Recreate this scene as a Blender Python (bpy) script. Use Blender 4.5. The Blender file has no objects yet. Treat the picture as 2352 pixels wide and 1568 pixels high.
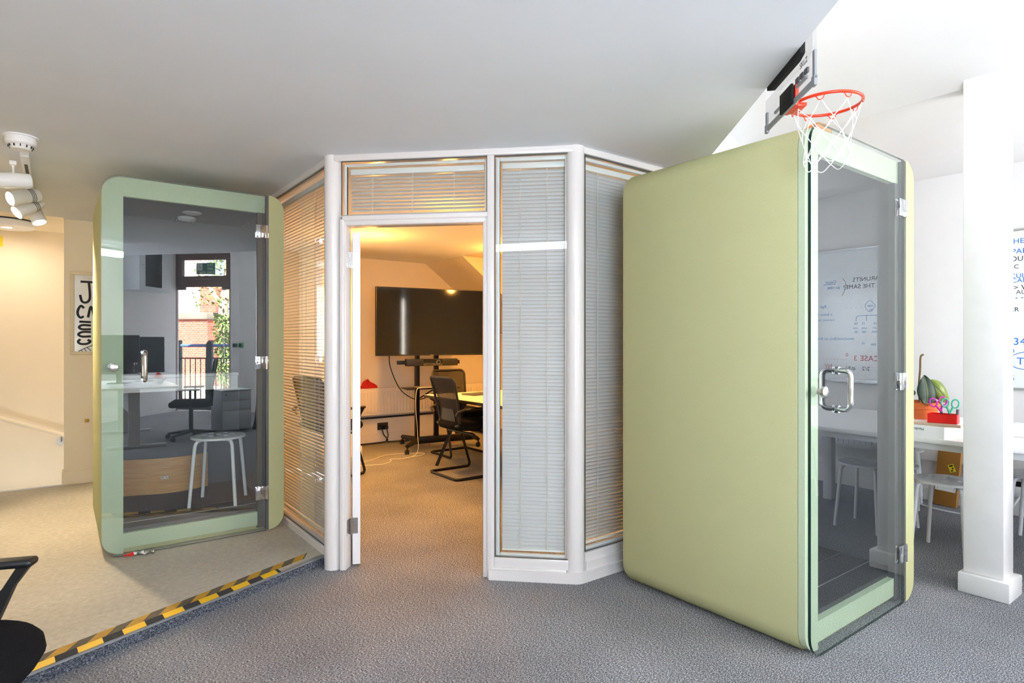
import bpy, bmesh, math, random
from mathutils import Vector, Matrix
random.seed(7)
SC = bpy.context.scene
COL = SC.collection
PI = math.pi
R = math.radians
# ------------------------------------------------------------------ camera
cam_d = bpy.data.cameras.new('camera')
cam_d.sensor_width = 36.0
cam_d.lens = 36.0 * 1385.0 / 2352.0
cam_d.clip_start = 0.02
cam = bpy.data.objects.new('camera', cam_d)
COL.objects.link(cam)
cam.location = (0, 0, 1.29)
cam.rotation_euler = (R(90), 0, R(-37.01))
SC.camera = cam
# ------------------------------------------------------------------ world, sun, daylight, exposure
w = bpy.data.worlds.new('world')
SC.world = w
w.use_nodes = True
nt = w.node_tree
nt.nodes.clear()
wo = nt.nodes.new('ShaderNodeOutputWorld')
bg = nt.nodes.new('ShaderNodeBackground')
bg.inputs['Color'].default_value = (0.80, 0.89, 1.0, 1)
bg.inputs['Strength'].default_value = 4.0
nt.links.new(bg.outputs[0], wo.inputs[0])
def light(name, kind, loc, energy, color=(1, 1, 1), direction=None, parent=None, **kw):
    d = bpy.data.lights.new(name, kind)
    d.energy = energy
    d.color = color
    for k, v in kw.items():
        setattr(d, k, v)
    o = bpy.data.objects.new(name, d)
    COL.objects.link(o)
    o.location = loc
    if direction is not None:
        o.rotation_euler = Vector(direction).to_track_quat('-Z', 'Y').to_euler()
    if parent is not None:
        o.parent = parent
    return o
DAY = (0.78, 0.89, 1.0)
light('sun', 'SUN', (0, 0, 12), 78.0, (1.0, 0.95, 0.88), (0.25, -0.72, -0.75), angle=R(0.6))
# daylight entering through the two street windows; the third light is added fill
light('window_and_fill_light', 'AREA', (4.02, -2.18, 1.62), 14.5, DAY, (-1, 1, 0.25), shape='RECTANGLE', size=1.35, size_y=1.5)
light('window_and_fill_light', 'AREA', (5.10, -1.10, 1.62), 14.5, DAY, (-1, 1, 0.25), shape='RECTANGLE', size=1.35, size_y=1.5)
light('window_and_fill_light', 'AREA', (-0.50, -2.20, 1.62), 86.0, DAY, (1, 1, 0.95), shape='RECTANGLE', size=1.95, size_y=1.5)  # added frontal fill, tilted up to brighten the low ceiling
SC.view_settings.view_transform = 'Standard'
SC.view_settings.look = 'None'
SC.view_settings.exposure = 0.95
SC.view_settings.gamma = 1.0
SC.view_settings.use_curve_mapping = False
SC.cycles.use_denoising = True
SC.cycles.max_bounces = 12
SC.cycles.diffuse_bounces = 5
SC.cycles.transparent_max_bounces = 24
SC.cycles.sample_clamp_indirect = 8.0
SC.cycles.caustics_reflective = False
SC.cycles.caustics_refractive = False
# ------------------------------------------------------------------ materials
def lin(c):
    return tuple(((v / 255.0) / 12.92 if v / 255.0 <= 0.04045 else ((v / 255.0 + 0.055) / 1.055) ** 2.4) for v in c) + (1.0,)
def mat(name, rgb, rough=0.6, metal=0.0, vary=0.06, scale=20.0, bump=0.0, bscale=200.0, spec=0.5, coat=0.0):
    m = bpy.data.materials.new(name)
    m.use_nodes = True
    n, l = m.node_tree.nodes, m.node_tree.links
    b = n['Principled BSDF']
    b.inputs['Roughness'].default_value = rough
    b.inputs['Metallic'].default_value = metal
    b.inputs['Specular IOR Level'].default_value = spec
    b.inputs['Coat Weight'].default_value = coat
    b.inputs['Coat Roughness'].default_value = 0.08
    tc = n.new('ShaderNodeTexCoord')
    no = n.new('ShaderNodeTexNoise')
    no.inputs['Scale'].default_value = scale
    no.inputs['Detail'].default_value = 4.0
    l.new(tc.outputs['Object'], no.inputs['Vector'])
    mr = n.new('ShaderNodeMapRange')
    mr.inputs['From Min'].default_value = 0.25
    mr.inputs['From Max'].default_value = 0.75
    mr.inputs['To Min'].default_value = 1.0 - vary
    mr.inputs['To Max'].default_value = 1.0 + vary
    l.new(no.outputs['Fac'], mr.inputs['Value'])
    mx = n.new('ShaderNodeVectorMath')
    mx.operation = 'SCALE'
    mx.inputs[0].default_value = lin(rgb)[:3]
    l.new(mr.outputs[0], mx.inputs['Scale'])
    l.new(mx.outputs[0], b.inputs['Base Color'])
    if bump > 0:
        n2 = n.new('ShaderNodeTexNoise')
        n2.inputs['Scale'].default_value = bscale
        n2.inputs['Detail'].default_value = 3.0
        l.new(tc.outputs['Object'], n2.inputs['Vector'])
        bp = n.new('ShaderNodeBump')
        bp.inputs['Strength'].default_value = bump
        bp.inputs['Distance'].default_value = 0.004
        l.new(n2.outputs['Fac'], bp.inputs['Height'])
        l.new(bp.outputs[0], b.inputs['Normal'])
    return m
def speck(name, cols, scale, stretch=(1, 1, 1), rough=0.95, bump=0.4, detail=3.0, second=None, lo=0.38, hi=0.62):
    """heathered pile: a noise run through a ramp of colours"""
    m = bpy.data.materials.new(name)
    m.use_nodes = True
    n, l = m.node_tree.nodes, m.node_tree.links
    b = n['Principled BSDF']
    b.inputs['Roughness'].default_value = rough
    b.inputs['Specular IOR Level'].default_value = 0.15
    tc = n.new('ShaderNodeTexCoord')
    mp = n.new('ShaderNodeMapping')
    mp.inputs['Scale'].default_value = stretch
    l.new(tc.outputs['Object'], mp.inputs['Vector'])
    no = n.new('ShaderNodeTexNoise')
    no.inputs['Scale'].default_value = scale
    no.inputs['Detail'].default_value = detail
    no.inputs['Roughness'].default_value = 0.65
    l.new(mp.outputs[0], no.inputs['Vector'])
    r = n.new('ShaderNodeValToRGB')
    els = r.color_ramp.elements
    k = len(cols)
    els[0].position, els[0].color = lo, lin(cols[0])
    els[1].position, els[1].color = hi, lin(cols[-1])
    for i in range(1, k - 1):
        e = els.new(lo + (hi - lo) * i / (k - 1))
        e.color = lin(cols[i])
    l.new(no.outputs['Fac'], r.inputs['Fac'])
    out = r.outputs['Color']
    if second:
        n2 = n.new('ShaderNodeTexNoise')
        n2.inputs['Scale'].default_value = second
        n2.inputs['Detail'].default_value = 2.0
        l.new(tc.outputs['Object'], n2.inputs['Vector'])
        mr = n.new('ShaderNodeMapRange')
        mr.inputs['From Min'].default_value = 0.3
        mr.inputs['From Max'].default_value = 0.7
        mr.inputs['To Min'].default_value = 0.86
        mr.inputs['To Max'].default_value = 1.12
        l.new(n2.outputs['Fac'], mr.inputs['Value'])
        sc = n.new('ShaderNodeVectorMath')
        sc.operation = 'SCALE'
        l.new(out, sc.inputs[0])
        l.new(mr.outputs[0], sc.inputs['Scale'])
        out = sc.outputs[0]
    l.new(out, b.inputs['Base Color'])
    if bump > 0:
        bp = n.new('ShaderNodeBump')
        bp.inputs['Strength'].default_value = bump
        bp.inputs['Distance'].default_value = 0.006
        l.new(no.outputs['Fac'], bp.inputs['Height'])
        l.new(bp.outputs[0], b.inputs['Normal'])
    return m
def glass(name, tint=(0.93, 0.97, 0.95), ior=1.75, rough=0.0):
    """flat pane: see-through plus Fresnel reflection of both faces, counted once on the face that is hit first"""
    m = bpy.data.materials.new(name)
    m.use_nodes = True
    n, l = m.node_tree.nodes, m.node_tree.links
    n.clear()
    o = n.new('ShaderNodeOutputMaterial')
    tr = n.new('ShaderNodeBsdfTransparent')
    tr.inputs[0].default_value = tint + (1,)
    gl = n.new('ShaderNodeBsdfGlossy')
    gl.inputs['Roughness'].default_value = rough
    fr = n.new('ShaderNodeFresnel')
    fr.inputs['IOR'].default_value = ior
    ge = n.new('ShaderNodeNewGeometry')
    iv = n.new('ShaderNodeMath'); iv.operation = 'SUBTRACT'; iv.inputs[0].default_value = 1.0
    mu = n.new('ShaderNodeMath'); mu.operation = 'MULTIPLY'
    l.new(ge.outputs['Backfacing'], iv.inputs[1])
    l.new(fr.outputs[0], mu.inputs[0]); l.new(iv.outputs[0], mu.inputs[1])
    mix = n.new('ShaderNodeMixShader')
    l.new(mu.outputs[0], mix.inputs['Fac']); l.new(tr.outputs[0], mix.inputs[1]); l.new(gl.outputs[0], mix.inputs[2])
    l.new(mix.outputs[0], o.inputs['Surface'])
    return m
def mesh_cloth(name, rgb, hole=0.35, freq=900.0):
    """open weave: a fine grid of holes"""
    m = mat(name, rgb, 0.8)
    n, l = m.node_tree.nodes, m.node_tree.links
    b = n['Principled BSDF']
    tr = n.new('ShaderNodeBsdfTransparent')
    ck = n.new('ShaderNodeTexVoronoi')
    ck.inputs['Scale'].default_value = freq
    tc = n.new('ShaderNodeTexCoord')
    l.new(tc.outputs['Object'], ck.inputs['Vector'])
    lt = n.new('ShaderNodeMath'); lt.operation = 'LESS_THAN'; lt.inputs[1].default_value = hole
    l.new(ck.outputs['Distance'], lt.inputs[0])
    mix = n.new('ShaderNodeMixShader')
    l.new(lt.outputs[0], mix.inputs['Fac']); l.new(b.outputs[0], mix.inputs[1]); l.new(tr.outputs[0], mix.inputs[2])
    l.new(mix.outputs[0], n['Material Output'].inputs['Surface'])
    return m
def emit(name, rgb, strength):
    m = bpy.data.materials.new(name)
    m.use_nodes = True
    n, l = m.node_tree.nodes, m.node_tree.links
    b = n['Principled BSDF']
    b.inputs['Base Color'].default_value = lin((235, 235, 235))
    b.inputs['Emission Color'].default_value = lin(rgb)
    b.inputs['Emission Strength'].default_value = strength
    return m
def grain(name, c1, c2, sx=2.0, sy=60.0, rough=0.45):
    m = bpy.data.materials.new(name)
    m.use_nodes = True
    n, l = m.node_tree.nodes, m.node_tree.links
    b = n['Principled BSDF']
    b.inputs['Roughness'].default_value = rough
    tc = n.new('ShaderNodeTexCoord')
    mp = n.new('ShaderNodeMapping')
    mp.inputs['Scale'].default_value = (sx, sx, sy)
    l.new(tc.outputs['Object'], mp.inputs['Vector'])
    no = n.new('ShaderNodeTexNoise')
    no.inputs['Scale'].default_value = 3.0
    no.inputs['Detail'].default_value = 5.0
    l.new(mp.outputs[0], no.inputs['Vector'])
    r = n.new('ShaderNodeValToRGB')
    r.color_ramp.elements[0].position = 0.35
    r.color_ramp.elements[1].position = 0.65
    r.color_ramp.elements[0].color = lin(c1)
    r.color_ramp.elements[1].color = lin(c2)
    l.new(no.outputs['Fac'], r.inputs['Fac'])
    l.new(r.outputs[0], b.inputs['Base Color'])
    return m
def bricks(name):
    m = bpy.data.materials.new(name)
    m.use_nodes = True
    n, l = m.node_tree.nodes, m.node_tree.links
    b = n['Principled BSDF']
    b.inputs['Roughness'].default_value = 0.9
    tc = n.new('ShaderNodeTexCoord')
    mp = n.new('ShaderNodeMapping')
    mp.inputs['Rotation'].default_value = (R(90), 0, 0)
    l.new(tc.outputs['Object'], mp.inputs['Vector'])
    t = n.new('ShaderNodeTexBrick')
    t.inputs['Color1'].default_value = lin((186, 92, 70))
    t.inputs['Color2'].default_value = lin((170, 78, 60))
    t.inputs['Mortar'].default_value = lin((205, 180, 165))
    t.inputs['Scale'].default_value = 4.2
    t.inputs['Mortar Size'].default_value = 0.012
    l.new(mp.outputs[0], t.inputs['Vector'])
    l.new(t.outputs['Color'], b.inputs['Base Color'])
    return m
M = {}
M['ceiling'] = mat('ceiling_paint', (238, 242, 249), 0.85, vary=0.025, scale=2.2, bump=0.05, bscale=60)
M['white_wall'] = mat('white_wall_paint', (238, 235, 233), 0.75, vary=0.015, scale=3, bump=0.04, bscale=90)
M['cream_wall'] = mat('cream_wall_paint', (242, 226, 196), 0.7, vary=0.015, scale=3, bump=0.04, bscale=90)
M['room_wall'] = mat('meeting_room_paint', (232, 224, 208), 0.75, vary=0.02, scale=3)
M['upvc'] = mat('white_frame_gloss', (224, 220, 219), 0.22, vary=0.012, scale=6, coat=0.25)
M['pillar'] = mat('pillar_gloss_paint', (236, 233, 231), 0.4, vary=0.03, scale=9, bump=0.08, bscale=30)
M['carpet'] = speck('grey_carpet', [(42, 43, 46), (116, 117, 121), (158, 159, 164), (236, 237, 242)], 125, (1.0, 2.0, 1), bump=0.9, second=2.0, lo=0.36, hi=0.64, detail=4)
M['riser'] = speck('riser_carpet', [(40, 43, 50), (84, 88, 98), (150, 155, 166)], 150, (1, 1, 1.6), bump=0.9, lo=0.36, hi=0.64)
M['pod_carpet'] = speck('pod_carpet', [(30, 31, 33), (58, 59, 62), (84, 85, 88)], 260, bump=0.8)
M['lino'] = speck('vinyl_floor', [(176, 168, 154), (188, 181, 167), (202, 196, 183)], 34, rough=0.42, bump=0.02, second=1.3, lo=0.3, hi=0.7, detail=6)
M['felt'] = speck('green_felt', [(176, 177, 130), (188, 188, 142), (200, 199, 156)], 420, (1, 1, 1), rough=0.95, bump=0.35, lo=0.3, hi=0.7)
M['felt_front'] = speck('felt_daylight_tint', [(184, 199, 168), (193, 208, 179), (203, 217, 190)], 420, rough=0.9, bump=0.2, lo=0.3, hi=0.7)  # booth felt with greenish daylight through the glass put into its colour
M['lining'] = speck('grey_felt_lining', [(80, 82, 87), (92, 94, 99), (104, 106, 112)], 300, bump=0.3, lo=0.3, hi=0.7)
M['pod_glass'] = glass('pod_door_glass', (0.955, 0.98, 0.97), 2.6)
M['glass'] = glass('partition_glass', (0.985, 0.99, 0.985), 1.62)
M['clear'] = glass('clear_plastic', (0.96, 0.96, 0.97), 1.5)
M['edge'] = mat('green_glass_edge', (12, 52, 46), 0.12, vary=0.2, scale=8)
M['chrome'] = mat('polished_chrome', (215, 216, 218), 0.08, 1.0, vary=0.02)
M['steel'] = mat('brushed_steel', (190, 188, 184), 0.28, 1.0, vary=0.08, scale=60)
M['alu'] = mat('aluminium_strip', (205, 206, 208), 0.35, 0.9, vary=0.05)
M['grey_post'] = mat('grey_aluminium_profile', (96, 96, 98), 0.4, 0.4, vary=0.05)
M['dark'] = mat('dark_threshold', (40, 41, 44), 0.45, vary=0.08)
M['black'] = mat('black_plastic', (20, 20, 21), 0.42, vary=0.1)
M['black_metal'] = mat('black_powder_coat', (18, 18, 19), 0.35, 0.3, vary=0.1)
M['black_fabric'] = speck('black_seat_fabric', [(10, 10, 12), (16, 16, 19), (26, 27, 31)], 500, bump=0.3)
M['mesh'] = mesh_cloth('black_chair_mesh', (24, 23, 22), 0.28, 420.0)
M['screen'] = mat('tv_screen', (6, 7, 8), 0.06, vary=0.02, coat=0.5)
M['slat'] = mat('white_blind_slat', (196, 200, 202), 0.38, vary=0.015)
M['blind_rail'] = mat('white_blind_rail', (225, 228, 226), 0.35, vary=0.01)
M['cord'] = mat('white_cord', (225, 222, 212), 0.8)
M['rubber'] = mat('grey_rubber_gasket', (70, 74, 72), 0.6)
M['white_metal'] = mat('white_painted_metal', (236, 236, 238), 0.35, vary=0.01)
M['white_plastic'] = mat('white_plastic', (240, 240, 240), 0.35, vary=0.01)
M['white_top'] = mat('white_laminate', (242, 242, 242), 0.3, vary=0.01)
M['radiator'] = mat('radiator_enamel', (236, 228, 212), 0.4, vary=0.01)
M['yellow'] = mat('yellow_tape', (250, 200, 32), 0.5, vary=0.05, scale=30)
M['tape_black'] = speck('black_grit_tape', [(44, 44, 45), (70, 70, 72), (96, 96, 98)], 500, bump=0.5)
M['old_yellow'] = mat('worn_yellow_tape', (190, 146, 50), 0.7, vary=0.16, scale=26)
M['old_black'] = mat('worn_black_tape', (98, 88, 72), 0.8, vary=0.22, scale=26)
M['plywood'] = grain('bamboo_plywood', (216, 152, 74), (238, 182, 104))
M['brown_wood'] = grain('dark_brown_stained_wood', (84, 48, 34), (108, 64, 46), 6, 6, 0.35)
M['ply_edge'] = grain('birch_board', (196, 150, 112), (236, 216, 196), 2, 160)
M['card'] = mat('cardboard', (160, 108, 42), 0.85, vary=0.05, scale=14)
M['card_side'] = mat('cardboard_side', (206, 152, 92), 0.85, vary=0.05, scale=14)
M['paper'] = mat('paper', (238, 236, 232), 0.8, vary=0.02)
M['label_yellow'] = mat('yellow_label', (240, 214, 20), 0.6, vary=0.03)
M['ink'] = mat('black_ink', (24, 24, 26), 0.7, vary=0.05)
M['board_white'] = mat('whiteboard_enamel', (238, 241, 243), 0.16, vary=0.015, scale=4)
M['ink_blue'] = mat('blue_marker', (28, 116, 200), 0.6, vary=0.1)
M['ink_red'] = mat('red_marker', (206, 70, 76), 0.6, vary=0.1)
M['ink_grey'] = mat('faded_black_marker', (86, 86, 92), 0.6, vary=0.1)
M['rim'] = mat('orange_red_rim', (238, 62, 26), 0.3, vary=0.03)
M['net'] = mat('white_net_cord', (240, 240, 240), 0.7)
M['pad'] = mat('black_foam_pad', (14, 14, 14), 0.9, vary=0.15)
M['hoop_grey'] = mat('grey_print', (142, 146, 152), 0.4, vary=0.02)
M['orange'] = mat('orange_rubber_ball', (240, 126, 22), 0.6, vary=0.05, bump=0.3, bscale=500)
M['terracotta'] = mat('terracotta', (214, 108, 50), 0.7, vary=0.1, scale=14)
M['soil'] = mat('soil', (60, 44, 32), 0.95, vary=0.3, bump=1.0, bscale=90)
M['leaf'] = mat('dark_rubber_leaf', (26, 50, 34), 0.42, vary=0.25, scale=22, spec=0.3)
M['leaf_y'] = mat('yellow_green_leaf', (110, 126, 30), 0.3, vary=0.35, scale=14)
M['vein'] = mat('pale_leaf_vein', (92, 116, 46), 0.4)
M['stem'] = mat('brown_plant_stem', (120, 96, 66), 0.85, vary=0.3, scale=60)
M['red'] = mat('red_card', (246, 16, 14), 0.45, vary=0.03)
M['red_cloth'] = mat('red_cloth', (190, 22, 26), 0.8, vary=0.12, scale=18)
M['mint'] = mat('mint_plastic', (100, 214, 184), 0.35)
M['magenta'] = mat('magenta_plastic', (224, 60, 204), 0.35)
M['blade'] = mat('dark_scissor_steel', (90, 60, 62), 0.3, 0.6)
M['frame_cream'] = mat('cream_picture_frame', (226, 208, 172), 0.5, vary=0.03)
M['poster'] = mat('cream_poster', (226, 220, 206), 0.25, vary=0.02, coat=0.4)
M['grey_metal'] = mat('grey_cabinet_steel', (150, 156, 158), 0.4, vary=0.02)
M['white_desk'] = mat('white_desk_steel', (214, 218, 222), 0.4, vary=0.02)
M['bag'] = mat('dark_bag_fabric', (34, 35, 42), 0.85, vary=0.15)
M['monitor'] = mat('grey_monitor_case', (58, 61, 68), 0.5, vary=0.05)
M['green_sign'] = mat('green_exit_sign', (18, 110, 78), 0.4, vary=0.03)
M['sign_white'] = mat('sign_white', (235, 242, 236), 0.5)
M['brick'] = bricks('red_brick')
M['render'] = mat('white_render', (226, 222, 214), 0.85, vary=0.06, scale=2)
M['stone'] = mat('weathered_stone', (120, 112, 102), 0.9, vary=0.2, scale=5)
M['asphalt'] = mat('pavement', (150, 146, 140), 0.9, vary=0.1, scale=4)
M['bark'] = mat('pale_bark', (168, 150, 122), 0.9, vary=0.3, scale=12, bump=0.8, bscale=30)
M['foliage'] = mat('spring_leaves', (98, 122, 62), 0.6, vary=0.3, scale=8)
M['blue_rail'] = mat('blue_painted_rail', (70, 96, 150), 0.4)
M['lamp_white'] = emit('warm_lamp_diffuser', (255, 220, 175), 5.0)
M['lamp_cool'] = emit('linear_lamp_diffuser', (240, 246, 255), 7.0)
M['spot_glow'] = emit('spot_lamp_face', (255, 226, 180), 30.0)
M['down_glow'] = emit('downlight_face', (255, 206, 130), 60.0)
M['led_green'] = emit('green_indicator', (40, 230, 130), 1.5)
# ------------------------------------------------------------------ mesh helpers
class MB:
    def __init__(s):
        s.v, s.f, s.m = [], [], []
    def add(s, vs, fs, mi=0, T=None):
        k = len(s.v)
        s.v += [tuple(T @ Vector(p)) if T is not None else tuple(p) for p in vs]
        s.f += [tuple(i + k for i in f) for f in fs]
        s.m += [mi] * len(fs)
        return s
    def box(s, x0, x1, y0, y1, z0, z1, mi=0, T=None):
        vs = [(x, y, z) for z in (z0, z1) for y in (y0, y1) for x in (x0, x1)]
        fs = [(0, 2, 3, 1), (4, 5, 7, 6), (0, 1, 5, 4), (2, 6, 7, 3), (0, 4, 6, 2), (1, 3, 7, 5)]
        return s.add(vs, fs, mi, T)
    def rbox(s, x0, x1, y0, y1, z0, z1, b=0.005, seg=2, mi=0, T=None):
        bm = bmesh.new()
        bmesh.ops.create_cube(bm, size=1.0)
        for v in bm.verts:
            v.co = ((x0 + x1) / 2 + v.co.x * (x1 - x0), (y0 + y1) / 2 + v.co.y * (y1 - y0), (z0 + z1) / 2 + v.co.z * (z1 - z0))
        bmesh.ops.bevel(bm, geom=list(bm.edges), offset=b, segments=seg, profile=0.5, affect='EDGES', clamp_overlap=True)
        bm.verts.index_update()
        vs = [tuple(v.co) for v in bm.verts]
        fs = [tuple(v.index for v in f.verts) for f in bm.faces]
        bm.free()
        return s.add(vs, fs, mi, T)
    def prism(s, poly, y0, y1, axis='y', mi=0, side=None, T=None):
        """polygon swept along an axis; poly is (x,z) for y, (x,y) for z, (y,z) for x"""
        n = len(poly)
        def p3(q, t):
            return {'y': (q[0], t, q[1]), 'z': (q[0], q[1], t), 'x': (t, q[0], q[1])}[axis]
        vs = [p3(q, y0) for q in poly] + [p3(q, y1) for q in poly]
        area = sum(poly[i][0] * poly[(i + 1) % n][1] - poly[(i + 1) % n][0] * poly[i][1] for i in range(n))
        flip = (area < 0) != (axis == 'y')
        caps = [tuple(range(n))[::-1], tuple(range(n, 2 * n))]
        sides = [(i, (i + 1) % n, (i + 1) % n + n, i + n) for i in range(n)]
        if flip:
            caps = [c[::-1] for c in caps]
            sides = [c[::-1] for c in sides]
        s.add(vs, caps, mi, T)
        k = len(s.v) - 2 * n
        s.f += [tuple(i + k for i in f) for f in sides]
        s.m += [mi if side is None else side] * n
        return s
    def tube(s, pts, r, n=10, mi=0, closed=False, cap=True, T=None):
        pts = [Vector(p) for p in pts]
        k = len(pts)
        rs = r if isinstance(r, (list, tuple)) else [r] * k
        rings = []
        prev = None
        for i, p in enumerate(pts):
            if closed:
                d = pts[(i + 1) % k] - pts[i - 1]
            else:
                d = pts[min(i + 1, k - 1)] - pts[max(i - 1, 0)]
            d.normalize()
            if prev is None:
                up = Vector((0, 0, 1)) if abs(d.z) < 0.9 else Vector((1, 0, 0))
                u = d.cross(up).normalized()
            else:
                u = (prev - d * prev.dot(d))
                u = u.normalized() if u.length > 1e-6 else d.orthogonal().normalized()
            prev = u
            vv = d.cross(u)
            rings.append([p + (u * math.cos(2 * PI * j / n) + vv * math.sin(2 * PI * j / n)) * rs[i] for j in range(n)])
        vs = [q for ring in rings for q in ring]
        fs = []
        for i in range(k if closed else k - 1):
            a, b = i * n, ((i + 1) % k) * n
            for j in range(n):
                fs.append((a + j, a + (j + 1) % n, b + (j + 1) % n, b + j))
        if cap and not closed:
            fs.append(tuple(range(n))[::-1])
            fs.append(tuple(range((k - 1) * n, k * n)))
        return s.add(vs, fs, mi, T)
    def lathe(s, prof, n=32, mi=0, T=None):
        """profile of (r, z) turned about z"""
        vs, fs = [], []
        for (r, z) in prof:
            for j in range(n):
                a = 2 * PI * j / n
                vs.append((r * math.cos(a), r * math.sin(a), z))
        for i in range(len(prof) - 1):
            for j in range(n):
                fs.append((i * n + j, i * n + (j + 1) % n, (i + 1) * n + (j + 1) % n, (i + 1) * n + j))
        if prof[0][0] > 1e-5:
            fs.append(tuple(range(n))[::-1])
        if prof[-1][0] > 1e-5:
            fs.append(tuple(range((len(prof) - 1) * n, len(prof) * n)))
        return s.add(vs, fs, mi, T)
    def cyl(s, p, q, r, n=16, mi=0, T=None):
        return s.tube([p, q], r, n, mi, T=T)
    def grid(s, fn, nu, nv, mi=0, T=None):
        vs = [fn(i / nu, j / nv) for j in range(nv + 1) for i in range(nu + 1)]
        fs = [(j * (nu + 1) + i, j * (nu + 1) + i + 1, (j + 1) * (nu + 1) + i + 1, (j + 1) * (nu + 1) + i) for j in range(nv) for i in range(nu)]
        return s.add(vs, fs, mi, T)
    def mesh(s, name, mats, smooth=True, weld=True):
        me = bpy.data.meshes.new(name)
        me.from_pydata(s.v, [], s.f)
        for m in mats:
            me.materials.append(m)
        me.polygons.foreach_set('material_index', s.m)
        bm = bmesh.new()
        bm.from_mesh(me)
        if weld:
            bmesh.ops.remove_doubles(bm, verts=bm.verts, dist=1e-5)
        bmesh.ops.recalc_face_normals(bm, faces=bm.faces)
        if smooth:
            for f in bm.faces:
                f.smooth = True
            for e in bm.edges:
                if len(e.link_faces) == 2 and e.calc_face_angle(0) > R(38):
                    e.smooth = False
        bm.to_mesh(me)
        bm.free()
        return me
    def build(s, name, mats, parent=None, loc=(0, 0, 0), rotz=0.0, smooth=True, weld=True):
        if not isinstance(mats, (list, tuple)):
            mats = [mats]
        return link(name, s.mesh(name, [M[x] if isinstance(x, str) else x for x in mats], smooth, weld), parent, loc, rotz)
def link(name, data, parent=None, loc=(0, 0, 0), rotz=0.0):
    o = bpy.data.objects.new(name, data)
    COL.objects.link(o)
    o.location = loc
    o.rotation_euler = (0, 0, rotz)
    if parent is not None:
        o.parent = parent
    return o
def tag(o, label, cat, group=None, kind=None):
    o['label'] = label
    o['category'] = cat
    if group:
        o['group'] = group
    if kind:
        o['kind'] = kind
    return o
def thing(name, label, cat, loc=(0, 0, 0), rotz=0.0, group=None, kind=None):
    return tag(link(name, None, None, loc, rotz), label, cat, group, kind)
def copy_tree(o, parent=None):
    c = o.copy()
    COL.objects.link(c)
    c.parent = parent
    for ch in list(o.children):
        copy_tree(ch, c)
    return c
def arc(cx, cy, r, a0, a1, n):
    return [(cx + r * math.cos(R(a0 + (a1 - a0) * i / n)), cy + r * math.sin(R(a0 + (a1 - a0) * i / n))) for i in range(n + 1)]
def rrect(x0, x1, z0, z1, r, n=8, corners=(1, 1, 1, 1)):
    """counter-clockwise from bottom left; corners: bl, br, tr, tl"""
    pts = []
    for (cx, cz, a, on) in ((x0, z0, 180, corners[0]), (x1, z0, 270, corners[1]), (x1, z1, 0, corners[2]), (x0, z1, 90, corners[3])):
        if on:
            ox = cx + r if cx == x0 else cx - r
            oz = cz + r if cz == z0 else cz - r
            pts += arc(ox, oz, r, a, a + 90, n)
        else:
            pts.append((cx, cz))
    return pts
def bend(pts, r=0.03, n=5):
    """round the corners of a polyline"""
    pts = [Vector(p) for p in pts]
    out = [pts[0]]
    for i in range(1, len(pts) - 1):
        a, b, c = pts[i - 1], pts[i], pts[i + 1]
        d1, d2 = (a - b), (c - b)
        k = min(r, d1.length * 0.49, d2.length * 0.49)
        p, q = b + d1.normalized() * k, b + d2.normalized() * k
        for j in range(n + 1):
            t = j / n
            out.append(p * (1 - t) ** 2 + b * 2 * t * (1 - t) + q * t * t)
    out.append(pts[-1])
    return out
def curve_pts(ctrl, n=8):
    """Catmull-Rom through control points"""
    c = [Vector(p) for p in ctrl]
    c = [c[0] * 2 - c[1]] + c + [c[-1] * 2 - c[-2]]
    out = []
    for i in range(1, len(c) - 2):
        for j in range(n):
            t = j / n
            a, b, d, e = c[i - 1], c[i], c[i + 1], c[i + 2]
            out.append(0.5 * ((2 * b) + (d - a) * t + (2 * a - 5 * b + 4 * d - e) * t * t + (3 * b - a - 3 * d + e) * t ** 3))
    out.append(c[-2])
    return out
def text(name, body, size, m, parent, mtx, align='LEFT', bold=0.0, spacing=1.0):
    cu = bpy.data.curves.new(name, 'FONT')
    cu.body = body
    cu.size = size
    cu.align_x = align
    cu.extrude = 0.0004
    cu.offset = bold
    cu.space_character = spacing
    cu.materials.append(M[m])
    tmp = bpy.data.objects.new('text_source', cu)
    COL.objects.link(tmp)
    me = bpy.data.meshes.new_from_object(tmp)
    me.name = name
    bpy.data.objects.remove(tmp)
    bpy.data.curves.remove(cu)
    o = bpy.data.objects.new(name, me)
    COL.objects.link(o)
    o.parent = parent
    o.matrix_local = mtx
    return o
def basis(origin, xd, yd):
    x = Vector(xd).normalized()
    y = Vector(yd).normalized()
    z = x.cross(y)
    m = Matrix((x, y, z)).transposed().to_4x4()
    m.translation = Vector(origin)
    return m
def struct(mb, name, mats, label, cat, smooth=False, loc=(0, 0, 0), rotz=0.0):
    return tag(mb.build(name, mats, None, loc, rotz, smooth), label, cat, None, 'structure')

# =================================================================== THE ROOM
CZ = 2.341       # low ceiling
STEP = 0.058     # raised vinyl floor
S0, S1 = Vector((-0.153, 2.848)), Vector((1.233, 3.44))
SD = (S1 - S0).normalized()
SN = Vector((-SD.y, SD.x))
def sline(a):
    return (a, S0.y + (a - S0.x) * SD.y / SD.x)
C1, C2 = Vector((1.238, 3.337)), Vector((2.218, 2.374))
CANG = math.atan2((C2 - C1).y, (C2 - C1).x)
CL = (C2 - C1).length
E0 = Vector((1.922, 0.877))
ED = Vector((0.661, 0.750)).normalized()
EN = Vector((ED.y, -ED.x))
def eline(s):
    p = E0 + ED * s
    return (p.x, p.y)
WA = 5.674
BB = 7.22
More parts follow.
